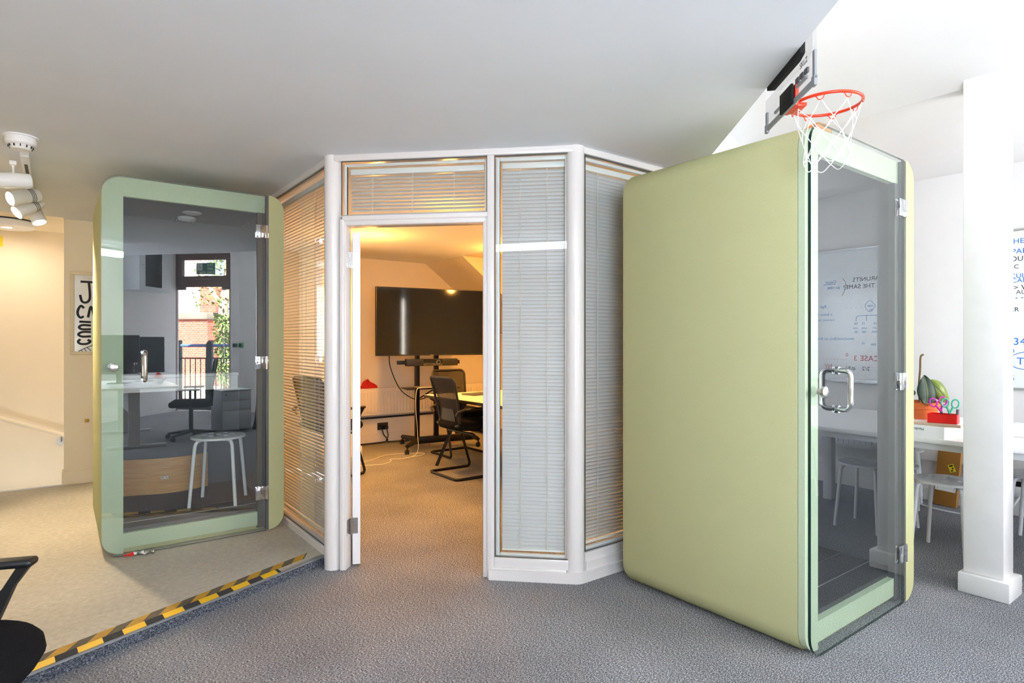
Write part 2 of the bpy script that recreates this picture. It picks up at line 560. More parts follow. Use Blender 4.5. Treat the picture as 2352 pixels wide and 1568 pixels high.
# ---- floors
struct(MB().prism([(-3.1, 1.80), (1.238, 3.65), (1.238, 7.35), (5.8, 7.35), (5.8, -0.60), (1.755, -4.60), (-1.45, -1.45), (-3.1, -1.45)], -0.12, 0.0, 'z'),
       'floor', 'carpet', 'grey heathered carpet floor of the office and meeting room', 'floor')
fl = struct(MB().prism([sline(-3.1), (S1.x, S1.y), (1.233, 6.47), (-3.1, 6.47)], -0.10, STEP, 'z'),
            'floor_raised', 'lino', 'beige speckled vinyl floor raised one low step above the carpet', 'floor')
a0, a1 = Vector(sline(-3.1)), S1
mb = MB()
mb.prism([tuple(a0 - SN * 0.004), tuple(a1 - SN * 0.004), tuple(a1), tuple(a0)], 0.0, STEP - 0.008, 'z')
struct(mb, 'trim_1', 'riser', 'dark grey carpet strip covering the low step riser', 'step riser')
mb = MB()
mb.prism([tuple(a0 - SN * 0.010), tuple(a1 - SN * 0.010), tuple(a1 + SN * 0.012), tuple(a0 + SN * 0.012)], STEP, STEP + 0.0025, 'z')
mb.prism([tuple(a0 - SN * 0.010), tuple(a1 - SN * 0.010), tuple(a1 - SN * 0.005), tuple(a0 - SN * 0.005)], STEP - 0.010, STEP + 0.0025, 'z')
tag(mb.build('trim_2', 'alu'), 'thin silver nosing strip along the edge of the low step', 'nosing', None, 'structure')
# bare aluminium end of the nosing beside the door post
def tape(name, o0, o1, length, gap, slant, z, m1, m2, start, end, label):
    """stripes laid edge to edge along the step; slant shifts the far edge"""
    root = thing(name, label, 'tape', (0, 0, 0), group='hazard tapes along the step')
    x, k, idx = start, 0, 0
    meshes = {}
    while x < end:
        x1 = min(x + (length if k == 0 else gap), end)
        p = [S0 + SD * x + SN * o0, S0 + SD * x1 + SN * o0, S0 + SD * (x1 + slant) + SN * o1, S0 + SD * (x + slant) + SN * o1]
        MB().prism([tuple(q) for q in p], z, z + 0.0012, 'z').build('yellow_stripe' if k == 0 else 'black_stripe', m1 if k == 0 else m2, root)
        x = x1
        k = 1 - k
    return root
tape('hazard_tape', 0.046, 0.105, 0.075, 0.072, 0.075, STEP + 0.0002, 'old_yellow', 'old_black', -0.45, 1.40, 'worn dull yellow and black hazard tape on the beige vinyl floor')
tape('hazard_tape', -0.0095, 0.042, 0.093, 0.078, 0.018, STEP + 0.0026, 'yellow', 'tape_black', -0.45, 1.20, 'bright yellow and black hazard tape on the silver step nosing')
# ---- low ceiling (office side + meeting room) and its upstand
mb = MB()
pe = eline((2.374 - E0.y) / ED.y)
pb = eline(-6.6)
mb.prism([pb, tuple(E0), pe, (5.8, 2.374), (5.8, 2.45), (3.98, 2.45), (3.98, 7.35), (1.238, 7.35), (0.04, 6.52), (0.04, 6.38), (-3.1, 6.38), (-3.1, -4.0)], CZ, CZ + 0.9, 'z')
struct(mb, 'ceiling', 'ceiling', 'flat grey-white low ceiling over the booths', 'ceiling')
# high white ceiling over the bright side, sloping to the pillar line
mb = MB()
mb.box(3.80, 5.9, -3.6, 2.5, 2.615, 3.3)
struct(mb, 'ceiling_right', 'white_wall', 'white ceiling between pillar and whiteboard wall', 'ceiling')
mb = MB()
mb.prism([(3.0, 3.05), (3.80, 2.615), (3.80, 3.3), (3.0, 3.3)], -4.9, 2.5, 'y')
mb.box(-1.6, 3.0, -4.9, 2.5, 3.05, 3.3)
struct(mb, 'ceiling_high', 'white_wall', 'high white ceiling with a sloped band above the pillar', 'ceiling')
# dormer slope in the meeting room
mb = MB()
mb.prism([(3.98, CZ), (5.45, 1.25), (5.6, 1.25), (5.6, CZ + 0.4), (3.98, CZ + 0.4)], 6.29, 7.35, 'y')
struct(mb, 'ceiling_slope', 'room_wall', 'sloped attic ceiling beside the dormer in the meeting room', 'ceiling')
mb = MB()
mb.box(3.98, 5.6, 2.45, 6.29, CZ, CZ + 0.4)
struct(mb, 'ceiling_dormer', 'room_wall', 'flat pale ceiling of the meeting room dormer', 'ceiling')
# ---- walls
struct(MB().box(1.6, 5.7, BB, BB + 0.15, 0, CZ), 'wall_back', 'room_wall', 'cream back wall of the meeting room behind the television', 'wall')
struct(MB().box(5.45, 5.6, 2.45, 7.3, 0, CZ), 'wall_dormer', 'room_wall', 'cream knee wall on the window side of the meeting room', 'wall')
struct(MB().box(2.28, 2.716, 6.43, BB, 0, CZ), 'wall_pier', 'room_wall', 'cream wall pier left of the radiator in the meeting room', 'wall')
mb = MB()
mb.rbox(2.27, 2.730, 6.412, 6.60, 0.0, 0.12, 0.006)
struct(mb, 'baseboard_pier', 'room_wall', 'cream skirting around the meeting room pier', 'baseboard')
struct(MB().rbox(2.73, 5.45, BB - 0.016, BB, 0.0, 0.11, 0.005), 'baseboard_back', 'room_wall', 'cream skirting below the meeting room radiator', 'baseboard')
struct(MB().box(1.20, 1.278, 4.75, 7.3, 0, CZ), 'wall_left_room', 'room_wall', 'solid wall between meeting room and stair lobby', 'wall')
struct(MB().box(WA, WA + 0.15, -0.75, 2.5, 0, 2.62), 'wall_right', 'white_wall', 'white wall carrying the whiteboard', 'wall')
struct(MB().rbox(WA - 0.018, WA, -0.6, 2.37, 0.0, 0.10, 0.005), 'baseboard_right', 'white_wall', 'white skirting under the whiteboard wall', 'baseboard')
# wall with the picture, and the stairwell
struct(MB().box(0.045, 1.2, 6.45, 6.56, -1.6, CZ), 'wall_picture', 'cream_wall', 'cream wall with the framed poster beside the stairs', 'wall')
struct(MB().rbox(0.030, 1.2, 6.434, 6.58, STEP, STEP + 0.115, 0.004), 'baseboard_picture', 'cream_wall', 'white skirting under the framed poster', 'baseboard')
struct(MB().box(-3.2, 1.3, 7.50, 7.65, -2.0, 2.5), 'wall_stair', 'cream_wall', 'pale warm wall behind the stair handrail', 'wall')
struct(MB().box(-3.2, 1.3, 6.38, 7.6, CZ + 0.03, CZ + 0.3), 'ceiling_stair', 'cream_wall', 'pale ceiling of the stairwell', 'ceiling')
mb = MB()
for i in range(9):
    mb.box(-0.9 + i * 0.27, -0.63 + i * 0.27, 6.5, 7.5, -2.0, -0.10 - i * 0.17)
mb.box(-3.1, -0.9, 6.5, 7.5, -2.0, STEP)
mb.box(1.2, 1.9, 6.4, 7.66, -2.2, 0.0)  # unseen end block, added to stop sky light leaking in
mb.box(-3.2, 1.9, 6.4, 7.66, -2.3, -1.95)  # unseen base slab, added against the same sky leak
struct(mb, 'staircase', 'lino', 'beige stairs going down behind the vinyl floor edge', 'stairs')
struct(MB().box(-3.1, 0.045, 6.462, 6.480, STEP - 0.03, STEP + 0.004), 'trim_3', 'alu', 'metal nosing at the top of the stairs', 'nosing')
struct(MB().box(-3.25, -3.1, -1.6, 7.6, -0.1, 2.5), 'wall_left', 'cream_wall', 'cream left wall of the office', 'wall')
struct(MB().box(-3.25, -1.40, -1.60, -1.45, -0.1, 3.1), 'wall_rear', 'white_wall', 'white rear wall behind the photographer', 'wall')
# entrance wall (runs at 45 degrees) with a door and two windows, and the wall next to it
def wall45(x0, x1, z0, z1, mb):
    """piece of the wall x - y = 6.26 between a-coordinates x0 and x1, 0.2 thick on the street side"""
    n = Vector((1, -1)).normalized() * 0.2
    p, q = Vector((x0, x0 - 6.26)), Vector((x1, x1 - 6.26))
    mb.prism([tuple(p), tuple(q), tuple(q + n), tuple(p + n)], z0, z1, 'z')
mb = MB()
wall45(1.60, 1.69, 0, 3.1, mb)
wall45(1.69, 2.53, 2.915, 3.1, mb)
wall45(2.53, 3.50, 0, 3.1, mb)
wall45(3.50, 4.50, 0, 0.80, mb); wall45(3.50, 4.50, 2.42, 3.1, mb)
wall45(4.50, 4.62, 0, 3.1, mb)
wall45(4.62, 5.55, 0, 0.80, mb); wall45(4.62, 5.55, 2.42, 3.1, mb)
wall45(5.55, 5.9, 0, 3.1, mb)
struct(mb, 'wall_entrance', 'white_wall', 'white wall with the brown fire exit door and street windows', 'wall')
mb = MB()
n = Vector((-1, -1)).normalized() * 0.2
p, q = Vector((1.755, -4.505)), Vector((-1.45, -1.30))
def wallL(t0, t1, z0, z1):
    a_, b_ = p.lerp(q, t0), p.lerp(q, t1)
    mb.prism([tuple(a_), tuple(b_), tuple(b_ + n), tuple(a_ + n)], z0, z1, 'z')
wallL(0, 0.485, 0, 3.1); wallL(0.485, 0.925, 0, 0.86); wallL(0.485, 0.925, 2.38, 3.1); wallL(0.925, 1.0, 0, 3.1)  # gap left for the added fill window
struct(mb, 'wall_cabinet', 'white_wall', 'white wall holding the grey cabinet beside the fire exit', 'wall')
A45 = R(45)
for k, (x0, x1) in enumerate(((3.50, 4.50), (4.62, 5.55))):
    L = (x1 - x0) * math.sqrt(2)
    root = thing('window_%d' % (k + 5), 'white framed street window %s the fire exit' % ('nearer' if k == 0 else 'farther from'), 'window', (x0, x0 - 6.26, 0.80), A45, None, 'structure')
    mb = MB()
    H = 1.62
    for (u0, u1, v0, v1) in ((0, 0.06, 0, H), (L - 0.06, L, 0, H), (0.06, L - 0.06, 0, 0.06), (0.06, L - 0.06, H - 0.06, H), (L / 2 - 0.025, L / 2 + 0.025, 0.06, H - 0.06)):
        mb.box(u0, u1, -0.16, -0.09, v0, v1)
    mb.build('window_frame', 'upvc', root, smooth=False)
root = thing('window_7', 'added unseen window behind the photographer for the fill light', 'window', tuple(p.lerp(q, 0.925)) + (0.86,), R(-45), None, 'structure')  # invented window, added to give the frontal fill light an opening
L, H = (q - p).length * 0.44, 1.52
mb = MB()
for (u0, u1, v0, v1) in ((0, 0.06, 0, H), (L - 0.06, L, 0, H), (0.06, L - 0.06, 0, 0.06), (0.06, L - 0.06, H - 0.06, H), (L / 2 - 0.025, L / 2 + 0.025, 0.06, H - 0.06)):
    mb.box(u0, u1, -0.16, -0.09, v0, v1)
mb.build('window_frame', 'upvc', root, smooth=False)
# ---- pillar
mb = MB()
mb.rbox(3.72, 3.935, 0.89, 1.105, 0.0, 0.10, 0.006)
mb.rbox(3.75, 3.91, 0.92, 1.09, 0.10, 2.66, 0.006)
struct(mb, 'pillar', 'pillar', 'square white painted pillar on a block base', 'pillar', smooth=True)

# =================================================================== GLAZED PARTITION
def post(name, c, label):
    mb = MB()
    mb.prism([(c[0] + 0.050 * math.cos(t * PI / 12), c[1] + 0.050 * math.sin(t * PI / 12)) for t in range(24)], 0.0, CZ, 'z')
    return struct(mb, name, 'upvc', label, 'post', smooth=True)
post('trim_4', (1.258, 3.364), 'rounded white corner post left of the open door')
post('trim_5', (2.240, 2.404), 'rounded white corner post between the two narrow blinds')
def chm(mb, name, mats, label, cat, smooth=True):
    return struct(mb, name, mats, label, cat, smooth, (C1.x, C1.y, 0), CANG)
# beam over the whole partition
mb = MB().rbox(0.0, CL, -0.012, 0.07, 2.305, CZ, 0.004)
chm(mb, 'trim_6', 'upvc', 'white head rail above the door and blind', 'head rail')
struct(MB().rbox(1.226, 1.30, 3.36, 4.80, 2.305, CZ, 0.004), 'trim_7', 'upvc', 'white head rail above the left glazed panel', 'head rail')
struct(MB().rbox(2.25, 5.60, 2.362, 2.44, 2.305, CZ, 0.004), 'trim_8', 'upvc', 'white head rail above the right glazed panel', 'head rail')
# mullion and sill of the right hand blind panel
mb = MB()
mb.rbox(0.893, 0.932, -0.014, 0.07, 0.0, 2.305, 0.006)
chm(mb, 'trim_9', 'upvc', 'white mullion between doorway and tall blind', 'mullion')
mb = MB()
mb.rbox(0.932, CL - 0.04, -0.006, 0.07, 0.062, 0.115, 0.004)
mb.rbox(0.915, CL - 0.05, -0.016, 0.07, 0.052, 0.066, 0.003)
chm(mb, 'trim_10', 'upvc', 'white sill below the tall middle blind', 'sill')
e = (C2 - C1).normalized(); nn = Vector((-e.y, e.x))
def cw(x, y):
    p = C1 + e * x + nn * y
    return (p.x, p.y)
outer = [cw(0.905, -0.030), cw(1.25, -0.030)]
inner = [cw(0.905, 0.02), cw(1.25, 0.02)]
cx, cy = 2.240, 2.404
rad = (Vector((cx, cy)) - C1).dot(nn) + 0.030
for t in range(9):
    an = R(-134.5 + 44.5 * t / 8)
    outer.append((cx + rad * math.cos(an), cy + rad * math.sin(an)))
outer.append((5.6, cy - rad)); inner += [(2.24, 2.39), (5.6, 2.39)]
struct(MB().prism(outer + inner[::-1], 0.0, 0.054, 'z'), 'baseboard_partition', 'upvc', 'white curved skirting under the blinds', 'baseboard')
struct(MB().rbox(2.28, 5.6, 2.352, 2.44, 0.050, 0.108, 0.004), 'trim_11', 'upvc', 'white lower rail under the right glazed panel', 'sill')
struct(MB().rbox(2.28, 5.6, 2.362, 2.44, 0.100, 0.148, 0.004), 'trim_12', 'upvc', 'white sill under the right glazed panel', 'sill')
struct(MB().rbox(1.226, 1.30, 3.40, 4.80, 0.04, 0.100, 0.004), 'trim_13', 'upvc', 'white low sill under the left glazed panel', 'sill')
# ---- blinds
def blind(root, L, ztop, zbot, tilt, pitch, cords, name='venetian'):
    """in the root's local frame: x along, y into the meeting room, hung at y=0"""
    MB().rbox(0, L, -0.018, 0.018, ztop - 0.032, ztop, 0.003).build('head_rail', 'blind_rail', root)
    wd = 0.025
    mb = MB()
    n = 6
    def fn(u, v):
        t = (v - 0.5) * wd
        crown = 0.0025 * (1 - (2 * v - 1) ** 2)
        return (u * L, t * math.cos(tilt) - crown * math.sin(tilt), t * math.sin(tilt) + crown * math.cos(tilt))
    mb.grid(fn, 1, 5)
    me = mb.mesh('slat', [M['slat']])
    z = ztop - 0.032 - pitch * 0.8
    k = 0
    while z > zbot + 0.018:
        o = link('slat', me, root, (0, 0, z + random.uniform(-0.0006, 0.0006)))
        o.rotation_euler = (R(random.uniform(-1.5, 1.5)), 0, 0)
        z -= pitch
        k += 1
    MB().rbox(0, L, -0.011, 0.011, zbot, zbot + 0.012, 0.003).build('bottom_rail', 'blind_rail', root)
    for c in cords:
        mb = MB()
        mb.cyl((c, -0.0135, zbot + 0.01), (c, -0.0135, ztop - 0.03), 0.0009, 5)
        mb.cyl((c, 0.0135, zbot + 0.01), (c, 0.0135, ztop - 0.03), 0.0009, 5)
        mb.cyl((c + 0.006, -0.0155, zbot + 0.01), (c + 0.006, -0.0155, ztop - 0.03), 0.0011, 5)
        mb.build('ladder_cord', 'cord', root)
def pane(name, x0, x1, z0, z1, y, root, m='glass', t=0.006):
    return MB().box(x0, x1, y, y + t, z0, z1).build(name, m, root, smooth=False)
def inner_frame(root, x0, x1, z0, z1, y0, y1, w=0.022, m='blind_rail'):
    mb = MB()
    for (a, b, c, d) in ((x0, x0 + w, z0, z1), (x1 - w, x1, z0, z1), (x0 + w, x1 - w, z0, z0 + w * 0.6), (x0 + w, x1 - w, z1 - w, z1)):
        mb.rbox(a, b, y0, y1, c, d, 0.003)
    mb.build('inner_frame', m, root)
def gasket(root, x0, x1, z0, z1, y):
    mb = MB()
    t = 0.004
    for (a, b, c, d) in ((x0, x0 + t, z0, z1), (x1 - t, x1, z0, z1), (x0, x1, z0, z0 + t), (x0, x1, z1 - t, z1)):
        mb.box(a, b, y, y + 0.004, c, d)
    mb.build('gasket', 'rubber', root, smooth=False)
# transom over the door
w2 = thing('window_2', 'glazed transom above the open doorway', 'window', (C1.x, C1.y, 0), CANG, None, 'structure')
pane('glass_pane', 0.056, 0.893, 1.998, 2.305, 0.012, w2)
gasket(w2, 0.056, 0.893, 1.998, 2.305, 0.004)
inner_frame(w2, 0.062, 0.890, 2.0, 2.297, 0.030, 0.05, 0.016)
b2 = thing('venetian_blind', 'short half-open white venetian blind above the open doorway', 'blind', (*cw(0.092, 0.066), 0), CANG, 'white venetian blinds in the partition')
blind(b2, 0.775, 2.272, 2.006, R(44), 0.0205, (0.125, 0.36, 0.60))
# tall middle panel
w3 = thing('window_3', 'tall glazed panel right of the doorway', 'window', (C1.x, C1.y, 0), CANG, None, 'structure')
pane('glass_pane', 0.932, CL - 0.035, 0.115, 2.305, 0.012, w3)
gasket(w3, 0.932, CL - 0.035, 0.115, 2.305, 0.004)
inner_frame(w3, 0.936, CL - 0.037, 0.117, 2.300, 0.024, 0.05)
b3 = thing('venetian_blind', 'tall closed white venetian blind right of the open doorway', 'blind', (*cw(0.966, 0.066), 0), CANG, 'white venetian blinds in the partition')
blind(b3, 0.352, 2.275, 0.135, R(68), 0.0205, (0.098, 0.246))
# left panel (beside the far booth)
w1 = thing('window_1', 'tall glazed panel between the left booth and the door post', 'window', (1.238, 4.78, 0), R(-90), None, 'structure')
pane('glass_pane', 0.0, 1.37, 0.100, 2.305, 0.012, w1)
gasket(w1, 0.0, 1.37, 0.100, 2.305, 0.004)
b1 = thing('venetian_blind', 'tall open white venetian blind beside the left booth', 'blind', (1.238 + 0.06, 4.72, 0), R(-90), 'white venetian blinds in the partition')
blind(b1, 1.29, 2.275, 0.128, R(10), 0.0215, (0.35, 0.72, 0.97, 1.20))
# right panel (behind the right booth)
w4 = thing('window_4', 'wide glazed panel behind the right booth', 'window', (2.29, 2.374, 0), 0, None, 'structure')
pane('glass_pane', 0.0, 3.3, 0.148, 2.305, 0.012, w4)
gasket(w4, 0.0, 3.3, 0.148, 2.305, 0.004)
inner_frame(w4, 0.0, 3.3, 0.15, 2.300, 0.024, 0.05, 0.018)
b4 = thing('venetian_blind', 'tall closed white venetian blind half hidden by the right booth', 'blind', (2.33, 2.374 + 0.066, 0), 0, 'white venetian blinds in the partition')
blind(b4, 1.4, 2.272, 0.165, R(-63), 0.0205, (0.10, 0.36, 0.75, 1.1))
b5 = thing('venetian_blind', 'closed white venetian blind behind the right booth, mostly hidden', 'blind', (3.76, 2.374 + 0.066, 0), 0, 'white venetian blinds in the partition')
blind(b5, 1.7, 2.272, 0.165, R(-63), 0.0205, (0.2, 0.9, 1.5))
# ---- doorway
d1 = thing('door_1', 'white door standing open into the meeting room', 'door', (C1.x, C1.y, 0), CANG, None, 'structure')
MB().rbox(0.050, 0.076, -0.012, 0.070, 0.0, 1.998, 0.007, 3).rbox(0.072, 0.086, -0.004, 0.070, 0.0, 1.965, 0.004, 3).build('jamb', 'upvc', d1)
MB().rbox(0.868, 0.895, 0.0, 0.085, 0.0, 1.998, 0.006, 3).build('jamb', 'upvc', d1)
MB().rbox(0.050, 0.897, -0.012, 0.085, 1.968, 1.999, 0.008, 3).rbox(0.074, 0.88, -0.004, 0.085, 1.942, 1.975, 0.008, 3).build('lintel', 'upvc', d1)
leaf = MB()
leaf.rbox(0.0, 0.72, -0.044, 0.0, 0.012, 1.915, 0.003)
lo = leaf.build('door_leaf', 'white_metal', d1, (0.0985, 0.060, 0), R(112.5))
lo['label'] = 'white door leaf seen edge-on'
for z in (0.235, 1.755):
    hb = MB()
    T = Matrix.Translation((0.136, 0.066, 0))
    for i in range(3):
        hb.cyl((0.0935, 0.052, z - 0.045 + i * 0.031), (0.0935, 0.052, z - 0.0155 + i * 0.031), 0.006, 10)
    hb.box(0.0855, 0.0885, 0.010, 0.052, z - 0.045, z + 0.045)
    hb.box(0, 0.030, -0.0022, 0.0, z - 0.045, z + 0.045, T=Matrix.Translation((0.0985, 0.0598, 0)) @ Matrix.Rotation(R(22.5), 4, 'Z'))
    h = hb.build('hinge', 'chrome', d1)
    sb = MB()
    for (dx, dz) in ((0.012, 0.03), (0.022, 0.01), (0.012, -0.012), (0.022, -0.032)):
        sb.cyl((dx, -0.0036, z + dz), (dx, -0.002, z + dz), 0.003, 8, T=Matrix.Translation((0.0985, 0.0598, 0)) @ Matrix.Rotation(R(22.5), 4, 'Z'))
    sb.build('screw', 'steel', h)

# =================================================================== BOOTHS
BW, BD, BH = 1.0, 1.0, 2.184
def loop_shell(mb, loops, mi=0):
    """skin consecutive closed loops of equal length"""
    n = len(loops[0])
    vs = [p for l in loops for p in l]
    fs = []
    for i in range(len(loops) - 1):
        for j in range(n):
            fs.append((i * n + j, i * n + (j + 1) % n, (i + 1) * n + (j + 1) % n, (i + 1) * n + j))
    mb.add(vs, fs, mi)
def booth(label, loc):
    root = thing('phone_booth', label, 'booth', loc, 0, 'green acoustic booths')
    # outer felt shell
    def lp(inset, y, r=0.10):
        return [(p[0], y, p[1]) for p in rrect(inset, BW - inset, inset, BH - inset, r - inset * 0.5, 8)]
    mb = MB()
    loops = [lp(0.06, 0.028, 0.10), lp(0.018, 0.028), lp(0.006, 0.033), lp(0.0, 0.045), lp(0.0, BD - 0.03), lp(0.008, BD - 0.010), lp(0.03, BD)]
    loop_shell(mb, loops)
    n = len(loops[0])
    mb.add(loops[-1], [tuple(range(n))])
    mb.build('shell', 'felt', root)
    # lining
    x0, x1, y0, y1, z0, z1 = 0.06, 0.94, 0.028, 0.93, 0.06, 2.125
    mb = MB()
    mb.add([(x0, y0, z0), (x0, y1, z0), (x0, y1, z1), (x0, y0, z1)], [(0, 1, 2, 3)])
    mb.add([(x1, y0, z0), (x1, y1, z0), (x1, y1, z1), (x1, y0, z1)], [(3, 2, 1, 0)])
    mb.add([(x0, y1, z0), (x1, y1, z0), (x1, y1, z1), (x0, y1, z1)], [(0, 1, 2, 3)])
    mb.add([(x0, y0, z1), (x1, y0, z1), (x1, y1, z1), (x0, y1, z1)], [(3, 2, 1, 0)])
    mb.build('lining', 'lining', root, smooth=False)
    MB().box(x0, x1, 0.30, y1, 0.06, 0.150).build('booth_carpet', 'pod_carpet', root, smooth=False)
    MB().rbox(x0, x1, 0.034, 0.302, 0.06, 0.146, 0.004).build('threshold', 'dark', root)
    MB().box(x0, x1, 0.150, 0.156, 0.146, 0.1475).build('threshold_strip', 'alu', root)
    # front frame behind the glass
    MB().prism(rrect(0.004, 0.107, 0.010, BH - 0.006, 0.095, 8, (1, 0, 0, 1)), 0.002, 0.030, 'y').build('stile', 'felt_front', root)
    MB().box(0.107, 0.888, 0.004, 0.032, 2.070, BH - 0.004).build('top_rail', 'felt_front', root)
    MB().box(0.107, 0.888, 0.004, 0.034, 0.038, 0.125).build('bottom_rail', 'felt_front', root)
    MB().box(0.842, 0.893, 0.000, 0.030, 0.02, 2.07).box(0.888, 0.905, -0.024, 0.03, 0.012, BH - 0.004).build('hinge_post', 'grey_post', root, smooth=False)
    cp = rrect(0.905, BW, 0.006, BH, 0.094, 8, (0, 1, 1, 0))
    MB().prism(cp, -0.026, 0.030, 'y').build('side_column', 'felt', root)
    # glass door with handle, knob, hinges
    gp = rrect(0.0, 0.886, 0.002, BH, 0.098, 8, (1, 0, 0, 1))
    gl = MB().prism(gp, -0.024, -0.012, 'y', mi=0, side=1).build('glass_door', ['pod_glass', 'edge'], root, smooth=False)
    for sgn, y in ((-1, -0.024), (1, -0.012)):
        mb = MB()
        zt, zb, off = 1.168, 1.005, 0.058 * sgn
        mb.tube(bend([(0.208, y, zb), (0.208, y + off, zb), (0.208, y + off, zt), (0.208, y, zt)], 0.032, 6), 0.0105, 12)
        for z in (zb, zt):
            mb.cyl((0.208, y, z), (0.208, y + 0.012 * sgn, z), 0.0165, 14)
        mb.build('handle', 'chrome', gl)
    mb = MB()
    mb.cyl((0.057, -0.024, 1.085), (0.057, -0.046, 1.085), 0.012, 14)
    mb.tube([(0.057, -0.040, 1.085), (0.057, -0.043, 1.085), (0.057, -0.055, 1.085), (0.057, -0.057, 1.085)], [0.020, 0.024, 0.024, 0.021], 24)
    mb.build('knob', 'steel', gl)
    for z in (0.250, 1.095, 1.945):
        mb = MB()
        mb.rbox(0.826, 0.884, -0.031, -0.0235, z - 0.042, z + 0.042, 0.0015)
        mb.rbox(0.826, 0.884, -0.0125, -0.005, z - 0.042, z + 0.042, 0.0015)
        h = mb.build('hinge', 'chrome', root)
        mb = MB()
        for i in range(3):
            mb.cyl((0.892, -0.030, z - 0.042 + i * 0.028), (0.892, -0.030, z - 0.0155 + i * 0.028), 0.0085, 12)
        mb.rbox(0.893, 0.904, -0.034, -0.026, z - 0.042, z + 0.042, 0.001)
        mb.build('knuckle', 'chrome', h)
    # worktop and ceiling fittings
    MB().rbox(0.062, 0.850, 0.55, 0.925, 0.985, 1.008, 0.003).build('worktop', 'white_top', root)
    MB().rbox(0.062, 0.846, 0.556, 0.920, 0.893, 0.983, 0.002).build('worktop_apron', 'white_top', root)
    mb = MB()
    mb.lathe([(0.0, 2.112), (0.046, 2.112), (0.060, 2.118), (0.062, 2.125)], 28, T=Matrix.Translation((0.55, 0.55, 0)))
    mb.build('ceiling_lamp', 'white_plastic', root)
    mb = MB()
    for r in (0.022, 0.040, 0.058):
        mb.lathe([(r - 0.012, 2.118), (r - 0.006, 2.108), (r, 2.108), (r + 0.004, 2.125)], 28, T=Matrix.Translation((0.55, 0.76, 0)))
    mb.build('air_vent', 'white_plastic', root)
    mb = MB()
    for i in range(7):
        mb.box(0.47 + i * 0.022, 0.484 + i * 0.022, 0.86, 0.915, 2.119, 2.125)
    mb.build('grille', 'grey_metal', root, smooth=False)
    return root
LO = Vector((0.196, 4.1235, STEP))
RO = Vector((2.4147, 1.2345, 0.0))
bl = booth('green felt booth with glass door on the vinyl floor, left', LO)
br = booth('green felt booth with glass door beneath the basketball hoop', RO)
br.scale = (1.034, 1, 1)

# =================================================================== STOOLS
def make_stool():
    root = thing('stool', 'x', 'stool', group='white metal stools with perforated seats')
    bm = bmesh.new()
    def ring(cx, cy, r, n):
        vs = [bm.verts.new((cx + r * math.cos(2 * PI * i / n), cy + r * math.sin(2 * PI * i / n), 0)) for i in range(n)]
        return [bm.edges.new((vs[i], vs[(i + 1) % n])) for i in range(n)]
    ed = ring(0, 0, 0.170, 40)
    holes = [(0, 0)] + [(0.088 * math.cos(R(60 * i + 15)), 0.088 * math.sin(R(60 * i + 15))) for i in range(6)]
    for (hx, hy) in holes:
        ed += ring(hx, hy, 0.018, 12)
    bmesh.ops.triangle_fill(bm, edges=ed, use_beauty=True)
    ext = bmesh.ops.extrude_face_region(bm, geom=list(bm.faces))
    for v in [g for g in ext['geom'] if isinstance(g, bmesh.types.BMVert)]:
        v.co.z += 0.014
    bmesh.ops.recalc_face_normals(bm, faces=bm.faces)
    for v in bm.verts:
        rr = math.hypot(v.co.x, v.co.y)
        v.co.z += 0.440 - 0.006 * (rr / 0.17) ** 4
    me = bpy.data.meshes.new('seat')
    bm.to_mesh(me); bm.free()
    me.materials.append(M['white_metal'])
    link('seat', me, root)
    for i in range(4):
        a = R(45 + 90 * i)
        ca, sa = math.cos(a), math.sin(a)
        pts = bend([(0.07 * ca, 0.07 * sa, 0.430), (0.158 * ca, 0.158 * sa, 0.428), (0.200 * ca, 0.200 * sa, 0.0)], 0.05, 7)
        mb = MB().tube(pts, 0.0115, 10)
        lg = mb.build('leg', 'white_metal', root)
        MB().cyl((0.076 * ca, 0.076 * sa, 0.418), (0.076 * ca, 0.076 * sa, 0.442), 0.011, 10).build('seat_stud', 'white_metal', lg)
    return root
stool0 = make_stool()
SPOTS = [
    ((LO.x + 0.675, LO.y + 0.335, STEP + 0.150), -26, 'white perforated stool standing inside the left booth'),
    ((4.33, 1.345, 0), 0, 'white perforated stool just left of the pillar, nearest the camera'),
    ((4.60, 1.76, 0), 10, 'white stool behind the stool nearest the pillar, half hidden by the booth'),
    ((4.98, 1.03, 0), 0, 'white stool cut off by the right picture edge, right of the pillar'),
    ((4.50, 0.55, 0), 3, 'white stool on the window side of the pillar, mirrored in the right booth'),
    ((5.00, -0.25, 0), 20, 'white stool beside the table leg, mirrored in the right booth'),
    ((5.34, 1.98, 0), 15, 'lowest white stool of the stack against the whiteboard wall'),
    ((5.34, 1.98, 0.055), 15, 'middle white stool of the stack against the whiteboard wall'),
    ((5.34, 1.98, 0.110), 15, 'topmost white stool of the stack against the whiteboard wall'),
]
for i, (p, a, lb) in enumerate(SPOTS):
    o = stool0 if i == 0 else copy_tree(stool0)
    o.location = p
    o.rotation_euler = (0, 0, R(a))
    o['label'] = lb
